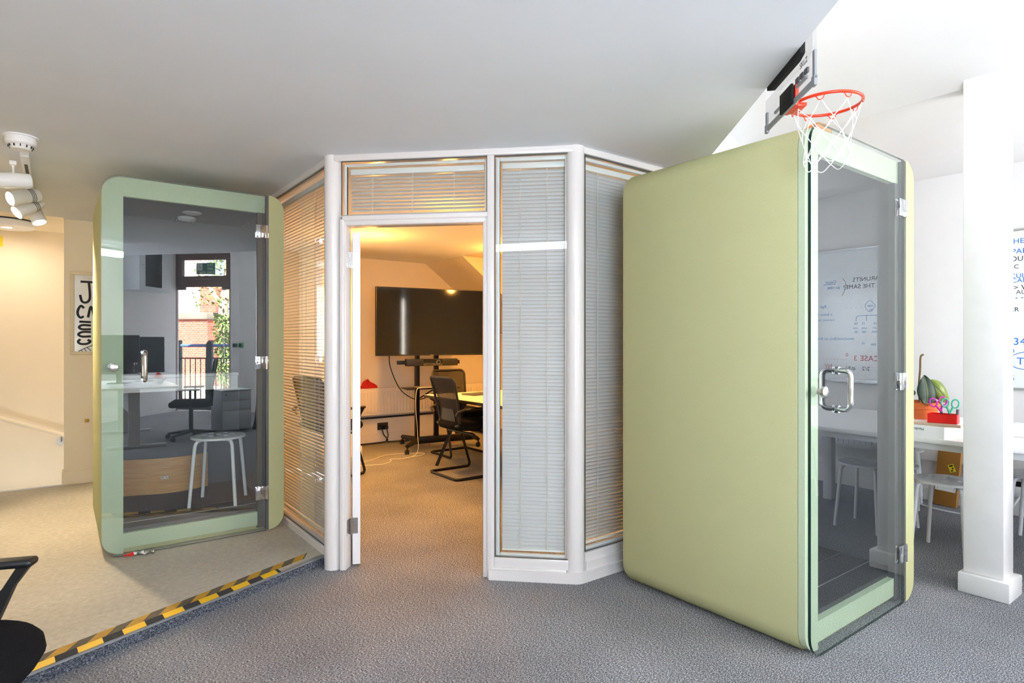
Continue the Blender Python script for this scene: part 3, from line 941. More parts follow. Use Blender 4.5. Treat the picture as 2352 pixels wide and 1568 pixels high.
# curved plywood panel in the left booth
mb = MB()
pts = []
N = 28
for i in range(N + 1):
    u = i / N
    x = 0.065 + 0.64 * u
    y = 0.905 - 0.115 * math.exp(-((u - 0.62) / 0.42) ** 2) + 0.03 * max(0, u - 0.8)
    pts.append((x, y))
poly = pts + [(x, y + 0.014) for (x, y) in pts[::-1]]
mb.prism(poly, 0.0, 0.25, 'z')
pl = tag(mb.build('plywood_panel', 'plywood', None, (LO.x, LO.y, STEP + 0.151)), 'curved bamboo plywood panel standing on the left booth floor', 'panel')
mb = MB().box(0, 0.046, -0.0015, 0, 0, 0.016)
lbp = mb.build('paper_label', 'paper', pl, (0.39, 0.7905, 0.105), smooth=False)
MB().box(0.004, 0.016, -0.0019, -0.0014, 0.006, 0.011).box(0.030, 0.039, -0.0019, -0.0014, 0.006, 0.010).build('printed_mark', 'ink_grey', lbp, smooth=False)
# crumpled wrapper under the left booth door
mb = MB()
random.seed(3)
def crump(u, v):
    return (0.15 * u, 0.035 * v + 0.012 * math.sin(u * 5), 0.006 + 0.010 * random.random() + 0.006 * math.sin(u * 17 + v * 3))
mb.grid(crump, 12, 4)
wr = tag(mb.build('foil_wrapper', ['chrome', 'red', 'paper'], None, (LO.x + 0.105, LO.y - 0.075, STEP + 0.001), R(2), smooth=False), 'small red and silver crumpled wrapper under the left booth door', 'wrapper')
for i, f in enumerate(wr.data.polygons):
    f.material_index = 1 if (i % 12) < 4 else (2 if (i % 12) in (4, 7) else 0)

# =================================================================== CHAIRS (black cantilever)
def make_chair():
    root = thing('cantilever_chair', 'x', 'chair', group='black mesh cantilever chairs')
    # seat cushion: superellipse
    mb = MB()
    prof = [(0.0, 0.418), (0.80, 0.418), (0.95, 0.430), (1.0, 0.455), (0.985, 0.482), (0.93, 0.499), (0.6, 0.512), (0.0, 0.513)]
    n = 40
    vs, fs = [], []
    for (k, z) in prof:
        for j in range(n):
            t = 2 * PI * j / n
            c, s_ = math.cos(t), math.sin(t)
            p = 0.62
            x = math.copysign(abs(c) ** p, c) * 0.262 * k
            y = math.copysign(abs(s_) ** p, s_) * 0.245 * k
            vs.append((x + 0.01, y, z + 0.022 - 0.03 * max(0, x - 0.12) - 0.010 * (x / 0.24)))
    for i in range(len(prof) - 1):
        for j in range(n):
            fs.append((i * n + j, i * n + (j + 1) % n, (i + 1) * n + (j + 1) % n, (i + 1) * n + j))
    mb.add(vs, fs)
    mb.build('seat', 'black_fabric', root)
    # back: frame ring, mesh, lumbar plate
    def bk(y, z):
        u = (z - 0.50) / 0.45
        return (-0.205 - 0.10 * u + 0.03 * math.sin(u * PI) - 0.10 * 0 + 0.35 * y * y, y, z)
    ring = []
    for (y, z) in rrect(-0.215, 0.215, 0.50, 0.95, 0.05, 5):
        wdt = 0.86 + 0.16 * (z - 0.5) / 0.45
        ring.append(bk(y * wdt, z))
    bf = MB().tube(ring, 0.0125, 8, closed=True).build('back_frame', 'black', root)
    mb = MB()
    mb.grid(lambda u, v: bk((u - 0.5) * 0.42 * (0.86 + 0.16 * v), 0.505 + v * 0.44), 10, 10)
    mb.build('back_mesh', 'mesh', root)
    mb = MB()
    mb.grid(lambda u, v: tuple(Vector(bk((u - 0.5) * (0.26 - 0.06 * v), 0.53 + v * 0.12)) + Vector((-0.012, 0, 0))), 6, 3)
    mb.build('lumbar_plate', 'black', root)
    MB().tube([(-0.21, -0.20, 0.50), (-0.225, -0.1, 0.485), (-0.23, 0, 0.48), (-0.225, 0.1, 0.485), (-0.21, 0.20, 0.50)], 0.016, 8).build('back_rail', 'black', root)
    # arms
    for s_ in (-1, 1):
        y = 0.272 * s_
        mb = MB()
        mb.rbox(-0.20, 0.175, y - 0.026, y + 0.026, 0.645, 0.668, 0.010, 3)
        mb.tube(bend([(-0.245, 0.20 * s_, 0.60), (-0.26, y * 0.98, 0.64), (-0.19, y, 0.656)], 0.04, 5), 0.013, 8)
        arm = mb.build('armrest', 'black', root)
        mb = MB()
        mb.add([(0.175, y - 0.014, 0.662), (0.175, y + 0.014, 0.662), (0.135, y - 0.014, 0.648), (0.135, y + 0.014, 0.648),
                (0.125, y - 0.013, 0.590), (0.125, y + 0.013, 0.590), (0.100, y - 0.013, 0.590), (0.100, y + 0.013, 0.590),
                (0.075, 0.235 * s_ - 0.013, 0.44), (0.075, 0.235 * s_ + 0.013, 0.44), (-0.015, 0.235 * s_ - 0.013, 0.44), (-0.015, 0.235 * s_ + 0.013, 0.44)],
               [(0, 1, 3, 2), (0, 4, 5, 1), (2, 3, 7, 6), (0, 2, 6, 4), (1, 5, 7, 3), (4, 8, 9, 5), (6, 7, 11, 10), (4, 6, 10, 8), (5, 9, 11, 7), (8, 10, 11, 9)])
        mb.build('arm_post', 'black', arm)
    # sled base: one bent tube
    pts = [(0.07, -0.235, 0.425), (0.205, -0.25, 0.013), (-0.27, -0.25, 0.013), (-0.27, 0.25, 0.013), (0.205, 0.25, 0.013), (0.07, 0.235, 0.425)]
    MB().tube(bend(pts, 0.05, 6), 0.0135, 10).build('sled_base', 'black_metal', root)
    MB().cyl((-0.07, -0.235, 0.412), (-0.07, 0.235, 0.412), 0.012, 10).cyl((0.08, -0.235, 0.41), (0.08, 0.235, 0.41), 0.012, 10).build('seat_bearer', 'black_metal', root)
    return root
chair0 = make_chair()
for i, (p, a, lb) in enumerate([
        ((-0.315, 2.03, 0), -22, 'black chair in the bottom left corner, close to the camera'),
        ((3.20, 4.98, 0), 0, 'black mesh chair pushed in at the near side of the white table'),
        ((3.70, 5.88, 0), -90, 'black mesh chair on the far side of the white table, before the stand'),
        ((2.13, 5.74, 0), 18, 'black chair half hidden behind the door leaf in the meeting room')]):
    o = chair0 if i == 0 else copy_tree(chair0)
    o.location = p
    o.rotation_euler = (0, 0, R(a))
    o['label'] = lb

# =================================================================== MEETING ROOM
# table
mt = thing('meeting_table', 'white-topped meeting table with black edge and slanted legs', 'table', (3.09, 4.0, 0))
MB().rbox(0, 1.6, 0, 1.65, 0.700, 0.727, 0.003).build('table_edge', 'black', mt)
MB().box(0.004, 1.596, 0.004, 1.646, 0.7265, 0.7295).build('tabletop', 'white_top', mt, smooth=False)
for (x0, y0, x1, y1) in ((0.30, 1.32, 0.06, 1.48), (1.3, 1.32, 1.54, 1.48), (0.30, 0.33, 0.06, 0.17), (1.3, 0.33, 1.54, 0.17)):
    MB().tube([(x0, y0, 0.70), (x1, y1, 0.0)], 0.021, 4).build('leg', 'black_metal', mt)
MB().box(0.30, 1.3, 1.30, 1.34, 0.66, 0.70).box(0.30, 1.3, 0.31, 0.35, 0.66, 0.70).build('rail', 'black_metal', mt)
lp_ = thing('laptop', 'closed dark laptop lying on the white meeting table', 'laptop', (3.55, 5.30, 0.7297), R(10))
MB().rbox(-0.15, 0.15, -0.10, 0.10, 0, 0.016, 0.004).build('case', 'grey_post', lp_)
# television on trolley
TV = thing('television', 'large black flat screen television on a black trolley', 'television', (3.535, 6.28, 0), R(-9.3))
MB().rbox(-0.665, 0.665, -0.02, 0.025, 1.125, 1.915, 0.006).build('bezel', 'black', TV)
MB().box(-0.657, 0.657, -0.0215, -0.0195, 1.140, 1.907).build('screen', 'screen', TV, smooth=False)
MB().rbox(-0.35, 0.35, 0.025, 0.06, 1.25, 1.75, 0.01).build('rear_housing', 'black', TV)
MB().box(-0.02, 0.02, -0.0212, -0.0198, 1.129, 1.134).build('maker_mark', 'steel', TV, smooth=False)
ts = thing('tv_trolley', 'black wheeled television trolley with shelf', 'trolley', (3.535, 6.28, 0), R(-9.3))
for x in (-0.13, 0.11):
    MB().rbox(x - 0.026, x + 0.026, 0.105, 0.155, 0.10, 1.50, 0.004).build('upright', 'black_metal', ts)
MB().rbox(-0.20, 0.20, 0.06, 0.115, 1.30, 1.62, 0.004).build('mounting_plate', 'black_metal', ts)
MB().rbox(-0.16, 0.60, 0.10, 0.17, 0.07, 0.15, 0.006).build('base_beam', 'black_metal', ts)
feet = [(-0.13, 0.10, -0.34, -0.14), (-0.13, 0.15, -0.17, 0.58), (0.58, 0.12, 0.60, -0.03), (0.58, 0.14, 0.56, 0.58)]
for (x0, y0, x1, y1) in feet:
    MB().tube([(x0, y0, 0.120), (x1, y1, 0.095)], [0.036, 0.026], 4).build('foot', 'black_metal', ts)
    cs = MB()
    cs.cyl((x1, y1, 0.095), (x1, y1, 0.05), 0.008, 8)
    cs.rbox(x1 - 0.012, x1 + 0.012, y1 - 0.022, y1 + 0.022, 0.035, 0.062, 0.004)
    c = cs.build('caster', 'black_metal', ts)
    MB().cyl((x1 - 0.020, y1 + 0.01, 0.026), (x1 - 0.007, y1 + 0.01, 0.026), 0.026, 16).cyl((x1 + 0.007, y1 + 0.01, 0.026), (x1 + 0.020, y1 + 0.01, 0.026), 0.026, 16).build('wheel', 'black', c)
MB().rbox(-0.33, 0.33, -0.12, 0.14, 0.735, 0.750, 0.003).build('shelf', 'black_metal', ts)
MB().cyl((-0.10, 0.10, 0.62), (0.02, -0.06, 0.735), 0.008, 8).cyl((0.10, 0.10, 0.62), (0.22, -0.06, 0.735), 0.008, 8).build('shelf_strut', 'black_metal', ts)
MB().rbox(-0.39, 0.39, 0.06, 0.10, 1.02, 1.065, 0.003).build('bar_bracket', 'black_metal', ts)
vb = thing('video_bar', 'black video conference bar with round camera below the television', 'speaker', (3.535, 6.28, 0), R(-9.3))
MB().rbox(-0.31, 0.33, -0.03, 0.055, 1.003, 1.085, 0.008).build('case', 'black', vb)
MB().rbox(-0.11, 0.13, -0.034, -0.03, 1.006, 1.083, 0.002).build('front_panel', 'screen', vb)
mb = MB().tube([(0.075, -0.034, 1.047), (0.075, -0.042, 1.047), (0.075, -0.048, 1.047)], [0.028, 0.028, 0.024], 24)
cm = mb.build('camera_ring', 'chrome', vb)
MB().cyl((0.075, -0.045, 1.047), (0.075, -0.050, 1.047), 0.020, 20).build('lens', 'screen', cm)
bx = thing('set_top_box', 'small black box on the trolley shelf', 'box', (3.68, 6.30, 0.7505), R(-9))
MB().rbox(-0.06, 0.06, -0.05, 0.05, 0, 0.10, 0.004).build('case', 'black', bx)
lp2 = thing('laptop', 'thin silver laptop closed on the trolley shelf', 'laptop', (3.46, 6.24, 0.7505), R(-9))
MB().rbox(-0.13, 0.12, -0.09, 0.09, 0, 0.014, 0.004).build('case', 'alu', lp2)
# radiator
rd = thing('radiator', 'long cream panel radiator below the television', 'radiator', (2.80, BB - 0.106, 0.36))
MB().rbox(0, 2.2, 0.0, 0.014, 0, 0.335, 0.004).build('front_panel', 'radiator', rd)
MB().rbox(0, 2.2, 0.06, 0.075, 0, 0.335, 0.004).build('rear_panel', 'radiator', rd)
MB().rbox(0, 2.2, 0.0, 0.075, 0.328, 0.340, 0.003).build('top_grille', 'radiator', rd)
fin = MB().rbox(-0.011, 0.011, -0.013, 0.002, 0.035, 0.29, 0.006, 2).mesh('fin', [M['radiator']])
for i in range(48):
    link('fin', fin, rd, (0.03 + i * 0.0455, 0, 0))
MB().rbox(0.0, 2.55, 0.10 - 0.020, 0.10, -0.055, -0.030, 0.004).build('pipe', 'black', rd)
# heap of red cloth
rc = MB()
def cloth(u, v):
    a = 2 * PI * u
    r = 0.125 * (1 - v) ** 0.6
    k = 1 + 0.22 * math.sin(3 * a + 4 * v) + 0.10 * math.sin(7 * a + 2)
    return (r * k * math.cos(a), 0.35 * r * k * math.sin(a), 0.095 * v * (1 + 0.25 * math.sin(2 * a)))
rc.grid(cloth, 28, 8)
tag(rc.build('red_cloth', 'red_cloth', None, (3.12, BB - 0.055, 0.700)), 'red cloth bundle lying on top of the meeting room radiator', 'cloth')
# socket with plugs
so = thing('wall_socket', 'black double wall socket with plugs below the radiator', 'socket', (3.35, BB, 0.20))
MB().rbox(-0.073, 0.073, -0.012, 0, -0.045, 0.045, 0.004).build('plate', 'black', so)
MB().rbox(-0.06, -0.015, -0.05, -0.012, -0.04, 0.005, 0.006).rbox(0.015, 0.06, -0.05, -0.012, -0.04, 0.005, 0.006).build('plug', 'black', so)
def cable(name, pts, r, m, label, loc=(0, 0, 0)):
    return tag(MB().tube(curve_pts(pts, 8), r, 6).build(name, m), label, 'cable')
cable('power_cable', [(3.32, 7.165, 0.16), (3.335, 7.15, 0.10), (3.38, 7.13, 0.03), (3.30, 7.10, 0.012), (3.0, 7.08, 0.012), (2.78, 7.05, 0.012)], 0.008, 'black', 'black power cable from the wall socket along the skirting')
cable('power_cable', [(3.385, 7.165, 0.16), (3.395, 7.15, 0.08), (3.37, 7.13, 0.012), (3.5, 7.05, 0.012), (3.9, 7.0, 0.012), (4.1, 6.9, 0.012)], 0.008, 'black', 'black power cable running behind the trolley feet')
cable('screen_cable', [(3.05, 6.40, 1.14), (3.08, 6.42, 0.98), (3.20, 6.43, 0.74), (3.36, 6.44, 0.62), (3.5, 6.44, 0.60), (3.66, 6.44, 0.66)], 0.006, 'black', 'black cable hanging in a loop from the television')
cable('laptop_cable', [(3.34, 6.16, 0.756), (3.26, 6.12, 0.74), (3.24, 6.11, 0.55), (3.27, 6.12, 0.25), (3.21, 6.02, 0.05), (3.05, 6.00, 0.008), (2.90, 6.05, 0.008), (2.86, 5.95, 0.008), (2.70, 5.85, 0.008), (2.45, 5.95, 0.008)], 0.0032, 'cord', 'white cable hanging from the trolley shelf to the carpet')
cable('floor_cable', [(2.45, 6.02, 0.008), (2.70, 6.12, 0.008), (2.95, 6.28, 0.008), (3.2, 6.25, 0.008), (3.36, 6.15, 0.008), (3.28, 6.05, 0.008), (3.1, 6.02, 0.008)], 0.0028, 'cord', 'thin white cable looping on the carpet beside the trolley')
cable('red_cable', [(3.60, 6.46, 0.02), (3.72, 6.50, 0.17), (3.85, 6.48, 0.05), (4.0, 6.5, 0.012)], 0.004, 'red_cloth', 'thin red cable behind the trolley base')
# recessed downlights
for i, (x, y, lb) in enumerate(((2.457, 5.58, 'lit round downlight seen through the open doorway'), (2.419, 3.995, 'round downlight seen through the blind above the doorway'), (4.25, 4.1, 'round downlight over the near end of the meeting table'), (4.05, 5.45, 'round downlight over the far end of the meeting table'))):
    d = thing('downlight', lb, 'light', (x, y, CZ), group='meeting room downlights')
    MB().lathe([(0.034, -0.004), (0.050, -0.006), (0.052, 0.0), (0.034, 0.0)], 24).build('ring', 'white_metal', d)
    MB().lathe([(0.0, -0.001), (0.034, -0.001)], 20).build('lamp_face', 'down_glow', d)
    light('downlight_beam', 'SPOT', (0, 0, -0.012), 34.0 if i == 1 else 90.0, (1.0, 0.43, 0.07), (0, 0, -1), d, spot_size=R(155), spot_blend=0.8, shadow_soft_size=0.04)
    light('downlight_glow', 'POINT', (0, 0, -0.24), 4.0 if i == 1 else 11.0, (1.0, 0.43, 0.07), None, d, shadow_soft_size=0.05)

# =================================================================== STAIR LOBBY
# handrail
hr = thing('handrail', 'cream round handrail sloping down along the stair wall', 'handrail', (0, 7.42, 0))
MB().tube([(-1.3, 0, 0.94), (0.085, 0, 0.350)], 0.020, 12).build('rail', 'cream_wall', hr)
for x in (-0.95, 0.03):
    z = 0.94 - (x + 1.3) * 0.426
    mb = MB().tube(bend([(x, 0, z - 0.015), (x, 0.01, z - 0.07), (x, 0.08, z - 0.075)], 0.03, 4), 0.007, 8)
    mb.cyl((x, 0.072, z - 0.075), (x, 0.08, z - 0.075), 0.036, 20)
    mb.build('bracket', 'steel', hr)
# poster
pc = thing('framed_poster', 'cream framed poster with black hand lettering by the stairs', 'picture', (0.085, 6.45, 1.175))
for (a, b, c, d) in ((0, 0.42, 0, 0.028), (0, 0.42, 0.692, 0.72), (0, 0.032, 0.028, 0.692), (0.388, 0.42, 0.028, 0.692)):
    MB().rbox(a, b, -0.026, 0, c, d, 0.003).build('frame_bar', 'frame_cream', pc)
po = MB().box(0.03, 0.39, -0.010, -0.003, 0.026, 0.694).build('print', 'poster', pc, smooth=False)
def brush(pts, r=0.011):
    mb = MB()
    for p in pts:
        q = curve_pts([(x, 0, z) for x, z in p], 6)
        mb.tube([(v.x, -0.0105, v.z) for v in q], r, 8)
    for i, v in enumerate(mb.v):
        mb.v[i] = (v[0], -0.0105 + (v[1] + 0.0105) * 0.06, v[2])
    return mb
def S(k, pts):
    return [[(x * k, z * k) for x, z in p] for p in pts]
letters = [
    [[(0.075, 0.635), (0.13, 0.635), (0.19, 0.632)], [(0.135, 0.63), (0.142, 0.53), (0.138, 0.48), (0.115, 0.455), (0.085, 0.465), (0.072, 0.52)]],
    [[(0.10, 0.405), (0.078, 0.425), (0.058, 0.39), (0.056, 0.35), (0.075, 0.322), (0.098, 0.335)], [(0.128, 0.325), (0.150, 0.42), (0.175, 0.325)]],
    [[(0.066, 0.288), (0.10, 0.286), (0.15, 0.284)]],
    [[(0.15, 0.255), (0.09, 0.258), (0.065, 0.240), (0.085, 0.222), (0.15, 0.222)]],
    [[(0.15, 0.198), (0.09, 0.198), (0.060, 0.178), (0.085, 0.158), (0.15, 0.16)]],
    [[(0.075, 0.135), (0.058, 0.115), (0.075, 0.095), (0.12, 0.095), (0.145, 0.115), (0.125, 0.130)]],
]
for L in letters:
    brush(L, 0.0095).build('lettering', 'ink', po)
brush([[(0.06, 0.030), (0.11, 0.058), (0.2, 0.10)], [(0.08, 0.040), (0.09, 0.030)], [(0.10, 0.052), (0.117, 0.030)], [(0.12, 0.064), (0.15, 0.034)]], 0.003).build('ladder_drawing', 'ink', po)
# brass hook near the booth
hk = thing('door_hook', 'small brass catch on the cream wall left of the booth', 'hook', (0.205, 6.45, 0.60))
MB().rbox(-0.016, 0.016, -0.014, 0, -0.014, 0.014, 0.003).build('plate', 'old_yellow', hk)
# stairwell lamp
sl = thing('ceiling_lamp', 'round white flush ceiling lamp over the stairs', 'light', (-0.36, 7.0, CZ + 0.03))
MB().lathe([(0.20, 0.0), (0.205, -0.006), (0.205, -0.010), (0.20, -0.012)], 40).build('base', 'dark', sl)
MB().lathe([(0.196, -0.010), (0.200, -0.016), (0.200, -0.060), (0.192, -0.066), (0.185, -0.066)], 40).build('rim', 'white_plastic', sl)
MB().lathe([(0.0, -0.0665), (0.188, -0.064)], 40).build('diffuser', 'lamp_white', sl)
light('ceiling_lamp_glow', 'AREA', (0, 0, -0.075), 3.4, (1.0, 0.87, 0.73), (0, 0, -1), sl, shape='DISK', size=0.36)
# small yellow notice at the left picture edge
tag(MB().box(-0.50, -0.415, 7.494, 7.50, 2.19, 2.29).build('wall_notice', 'label_yellow', smooth=False), 'small yellow notice on the stair wall at the left edge', 'notice')
# smoke detector
sd = thing('smoke_detector', 'white round smoke detector on the low ceiling', 'detector', (-0.150, 3.99, CZ))
MB().lathe([(0.073, 0.0), (0.073, -0.005), (0.066, -0.008)], 36).build('base_ring', 'white_plastic', sd)
MB().lathe([(0.064, -0.008), (0.064, -0.012), (0.066, -0.014), (0.066, -0.040), (0.058, -0.048)], 36).build('body', 'white_plastic', sd)
MB().lathe([(0.052, -0.046), (0.040, -0.068), (0.0, -0.070)], 36).build('chamber', 'white_plastic', sd)
for i in range(12):
    a = R(30 * i)
    s_ = MB().rbox(0.047, 0.0535, -0.0022, 0.0022, -0.060, -0.048, 0.001)
    s_.build('vent_slot', 'black', sd, (0, 0, 0), a)
# track with four spot heads
tr = thing('spotlight_track', 'white ceiling track carrying four spotlights', 'track light', (-0.145, 0, CZ))
MB().rbox(-0.020, 0.020, 4.27, 5.42, -0.034, 0.0, 0.003).build('rail', 'white_plastic', tr)
MB().box(-0.008, 0.008, 4.45, 5.40, -0.0345, -0.030).build('slot', 'dark', tr, smooth=False)
def head(pos, d, label, ribs, power):
    root = thing('spotlight', label, 'spotlight', pos, 0, 'spotlights on the ceiling track')
    d = Vector(d).normalized()
    q = d.to_track_quat('Z', 'Y').to_matrix().to_4x4()
    prof = [(0.018, -0.088), (0.038, -0.080), (0.042, -0.06), (0.043, 0.07), (0.046, 0.085), (0.040, 0.085), (0.038, 0.06)]
    MB().lathe(prof, 28, T=q).build('can', 'white_plastic', root)
    MB().lathe([(0.0, 0.068), (0.039, 0.068)], 24, T=q).build('lamp_face', 'spot_glow', root)
    if ribs:
        for k in range(3):
            MB().lathe([(0.0435, -0.045 + k * 0.010), (0.0438, -0.042 + k * 0.010)], 28, T=q).build('groove', 'dark', root)
    zt = CZ - 0.034 - pos[2]
    MB().tube(bend([(0, 0, zt), (0, 0, 0.075), (0, 0.046, 0.03), (0, 0.046, 0.0)], 0.02, 4), 0.006, 8).rbox(-0.016, 0.016, -0.03, 0.03, zt - 0.022, zt, 0.003).build('bracket', 'white_plastic', root)
    light('spot_beam', 'SPOT', tuple(d * 0.075), power, (1.0, 0.78, 0.50), d, root, spot_size=R(95), spot_blend=0.7, shadow_soft_size=0.03)
head((-0.20, 4.42, 2.200), (-1.0, -0.20, -0.16), 'nearest white spotlight on the track, aimed left', False, 30)
head((-0.165, 4.90, 2.205), (-0.85, -0.45, -0.35), 'second spotlight on the track with three dark grooves', True, 30)
head((-0.15, 5.09, 2.175), (-0.75, -0.35, -0.60), 'third spotlight, partly hidden behind the second', True, 30)
head((-0.125, 5.33, 2.190), (0.34, -0.30, -1.0), 'farthest spotlight on the track, aimed almost straight down', True, 100)
# linear lamp over the photographer, mirrored in the tall blind's glass
ln = thing('linear_lamp', 'slim linear ceiling lamp mirrored in the tall blind glass', 'light', (-0.05, 0.78, CZ), R(-35))
MB().rbox(-0.75, 0.75, -0.034, 0.034, -0.070, -0.045, 0.004).build('housing', 'white_plastic', ln)
MB().rbox(-0.745, 0.745, -0.032, 0.032, -0.135, -0.070, 0.003).build('diffuser', 'lamp_cool', ln)
for x in (-0.5, 0.5):
    MB().cyl((x, 0, -0.046), (x, 0, 0), 0.006, 8).build('hanger', 'white_plastic', ln)

# =================================================================== BASKETBALL HOOP
bh = thing('basketball_hoop', 'mini basketball hoop with clear backboard hung from the ceiling edge', 'basketball hoop', (E0.x, E0.y, 0), math.atan2(ED.y, ED.x))
# local: x along the ceiling edge, -y towards the bright side
yb = -0.022
MB().prism(rrect(0.225, 0.725, 2.180, 2.545, 0.02, 4), yb - 0.005, yb, 'y').build('backboard', 'clear', bh, smooth=False)
def band(x0, x1, z0, z1, nm='printed_band', m='hoop_grey', y=None):
    MB().box(x0, x1, yb - 0.0065, yb + 0.0012, z0, z1).build(nm, m, bh, smooth=False)
band(0.235, 0.715, 2.183, 2.203)
band(0.705, 0.722, 2.203, 2.262)
band(0.228, 0.245, 2.203, 2.300)
band(0.520, 0.620, 2.222, 2.232, 'target_square'); band(0.30, 0.395, 2.232, 2.242, 'target_square')
for x in (0.705, 0.229):
    MB().rbox(x - 0.004, x + 0.022, yb - 0.009, yb + 0.004, 2.176, 2.212, 0.003).build('corner_guard', 'hoop_grey', bh)
for k, x in enumerate((0.305, 0.345, 0.385)):
    band(x - 0.014, x + 0.014, 2.250, 2.268, 'warning_print', 'ink_grey')
text('lettering', 'SKLZ', 0.03, 'ink_grey', bh, basis((0.355, yb + 0.0015, 2.285), (-1, 0, 0), (0, 0, 1)))
MB().rbox(0.415, 0.535, yb + 0.0005, yb + 0.010, 2.186, 2.262, 0.002).build('rear_plate', 'pad', bh)
MB().rbox(0.42, 0.53, yb - 0.022, yb - 0.006, 2.182, 2.262, 0.003).rbox(0.43, 0.52, yb - 0.055, yb - 0.018, 2.182, 2.196, 0.003).build('rim_bracket', 'rim', bh)
mb = MB()
sp = [(0.475 + 0.009 * math.cos(t * 0.9), yb - 0.036 + 0.009 * math.sin(t * 0.9), 2.196 + 0.0008 * t) for t in range(50)]
mb.tube(sp, 0.0016, 5)
mb.build('spring', 'chrome', bh)
HC = Vector((0.475, yb - 0.145, 2.202))
hr_ = 0.122
rim = MB().tube([(HC.x + hr_ * math.cos(R(6 * i)), HC.y + hr_ * math.sin(R(6 * i)), HC.z) for i in range(60)], 0.0058, 10, closed=True).build('rim', 'rim', bh)
for i in range(8):
    a = R(45 * i + 12)
    mb = MB()
    pts = []
    for j in range(9):
        t = j / 8
        aa = a + (t - 0.5) * 0.30
        pts.append((HC.x + hr_ * math.cos(aa), HC.y + hr_ * math.sin(aa), HC.z - 0.005 - 0.016 * math.sin(t * PI) * (1 if 0.15 < t < 0.85 else 0.3)))
    mb.tube(pts, 0.0018, 5)
    mb.build('net_loop', 'rim', rim)
mb = MB()
rings = [(0.118, 2.182, 0.0), (0.102, 2.125, 0.5), (0.086, 2.075, 0.0), (0.078, 2.03, 0.5), (0.083, 1.985, 0.0)]
nn_ = 8
def npnt(k, i):
    r, z, ph = rings[k]
    a = R(45 * (i + ph) + 12)
    return (HC.x + r * math.cos(a), HC.y + r * math.sin(a), z + 0.006 * math.sin(3 * a + k))
for k in range(4):
    for i in range(nn_):
        ph = rings[k][2]
        for dlt in ((0, -1) if ph == 0 else (0, 1)):
            p, q = Vector(npnt(k, i)), Vector(npnt(k + 1, i + dlt))
            mdl = (p + q) / 2 + Vector((0, 0, -0.004))
            mb.tube([p, mdl, q], 0.0017, 5)
for i in range(nn_):
    p, q = Vector(npnt(4, i)), Vector(npnt(4, i + 1))
    mdl = (p + q) / 2 + Vector((0, 0, -0.024))
    mb.tube(curve_pts([p, mdl, q], 5), 0.0017, 5)
mb.build('net', 'net', bh)
# foam pads and hooks over the ceiling edge
mb = MB()
mb.prism([(0.30, 2.322), (0.34, 2.310), (0.60, 2.312), (0.645, 2.328), (0.645, 2.40), (0.30, 2.40)], -0.018, -0.001, 'y')
mb.build('foam_pad', 'pad', bh)
# upstand of the low ceiling edge is part of the ceiling slab; ball on the booth roof
ba = thing('basketball', 'orange mini basketball lying on the right booth roof', 'ball', (2.846, 1.40, BH + 0.0645))
mb = MB()
n1, n2 = 28, 14
mb.lathe([(0.064 * math.sin(PI * i / n2), -0.064 * math.cos(PI * i / n2)) for i in range(n2 + 1)], n1)
mb.build('ball_cover', 'orange', ba)
for nrm in ((1, 0.2, 0), (0.1, 1, 0.3), (0.3, 0, 1)):
    q = Vector(nrm).to_track_quat('Z', 'Y').to_matrix()
    MB().tube([q @ Vector((0.0640 * math.cos(R(10 * i)), 0.0640 * math.sin(R(10 * i)), 0)) for i in range(36)], 0.0014, 5, closed=True).build('seam', 'black', ba)

# =================================================================== BRIGHT SIDE: TABLE, WHITEBOARD
tb = thing('long_table', 'long white table along the whiteboard wall', 'table', (4.04, -0.45, 0))
MB().rbox(0, 1.30, 0, 2.72, 0.700, 0.728, 0.003).build('tabletop', 'white_top', tb)
MB().rbox(0.06, 1.24, 0.06, 0.09, 0.63, 0.70, 0.003).rbox(0.06, 1.24, 2.63, 2.66, 0.63, 0.70, 0.003).rbox(0.06, 0.09, 0.06, 2.66, 0.655, 0.70, 0.003).rbox(1.21, 1.24, 0.06, 2.66, 0.63, 0.70, 0.003).build('apron', 'white_metal', tb)
for (x, y) in ((1.03, 0.48), (1.03, 2.62), (0.14, 2.62), (0.14, 0.08)):
    MB().rbox(x - 0.035, x + 0.035, y - 0.035, y + 0.035, 0, 0.70, 0.004).build('leg', 'white_metal', tb)
# whiteboard with writing
wbX = WA
wb = thing('whiteboard', 'wide whiteboard covered in blue, black and red marker notes', 'whiteboard', (WA, 0, 0))
B0, B1, Z0, Z1 = -0.52, 1.47, 0.945, 2.11
MB().box(-0.012, -0.001, B0, B1, Z0, Z1).build('panel', 'board_white', wb, smooth=False)
for (a, b, c, d) in ((B0, B1, Z0 - 0.014, Z0 + 0.004), (B0, B1, Z1 - 0.004, Z1 + 0.014), (B0 - 0.012, B0 + 0.004, Z0, Z1), (B1 - 0.004, B1 + 0.012, Z0, Z1)):
    MB().rbox(-0.018, 0, a, b, c, d, 0.002).build('frame_bar', 'alu', wb)
MB().rbox(-0.06, -0.012, B0 + 0.3, B1 - 0.3, Z0 - 0.020, Z0 - 0.010, 0.003).build('pen_tray', 'alu', wb)
def wtext(body, b, z, size, m, rot=0.0):
    mt = basis((-0.0126, b, z), (0, -1, 0), (0, 0, 1)) @ Matrix.Rotation(R(rot), 4, 'Z')
    text('writing', body, size, m, wb, mt, spacing=1.05)
def wstroke(pts, m, r=0.003):
    mb = MB()
    mb.tube(curve_pts([(-0.0128, b, z) for b, z in pts], 5), r, 4)
    mb.v = [(-0.0128 + (v[0] + 0.0128) * 0.1, v[1], v[2]) for v in mb.v]
    mb.build('drawing', m, wb)
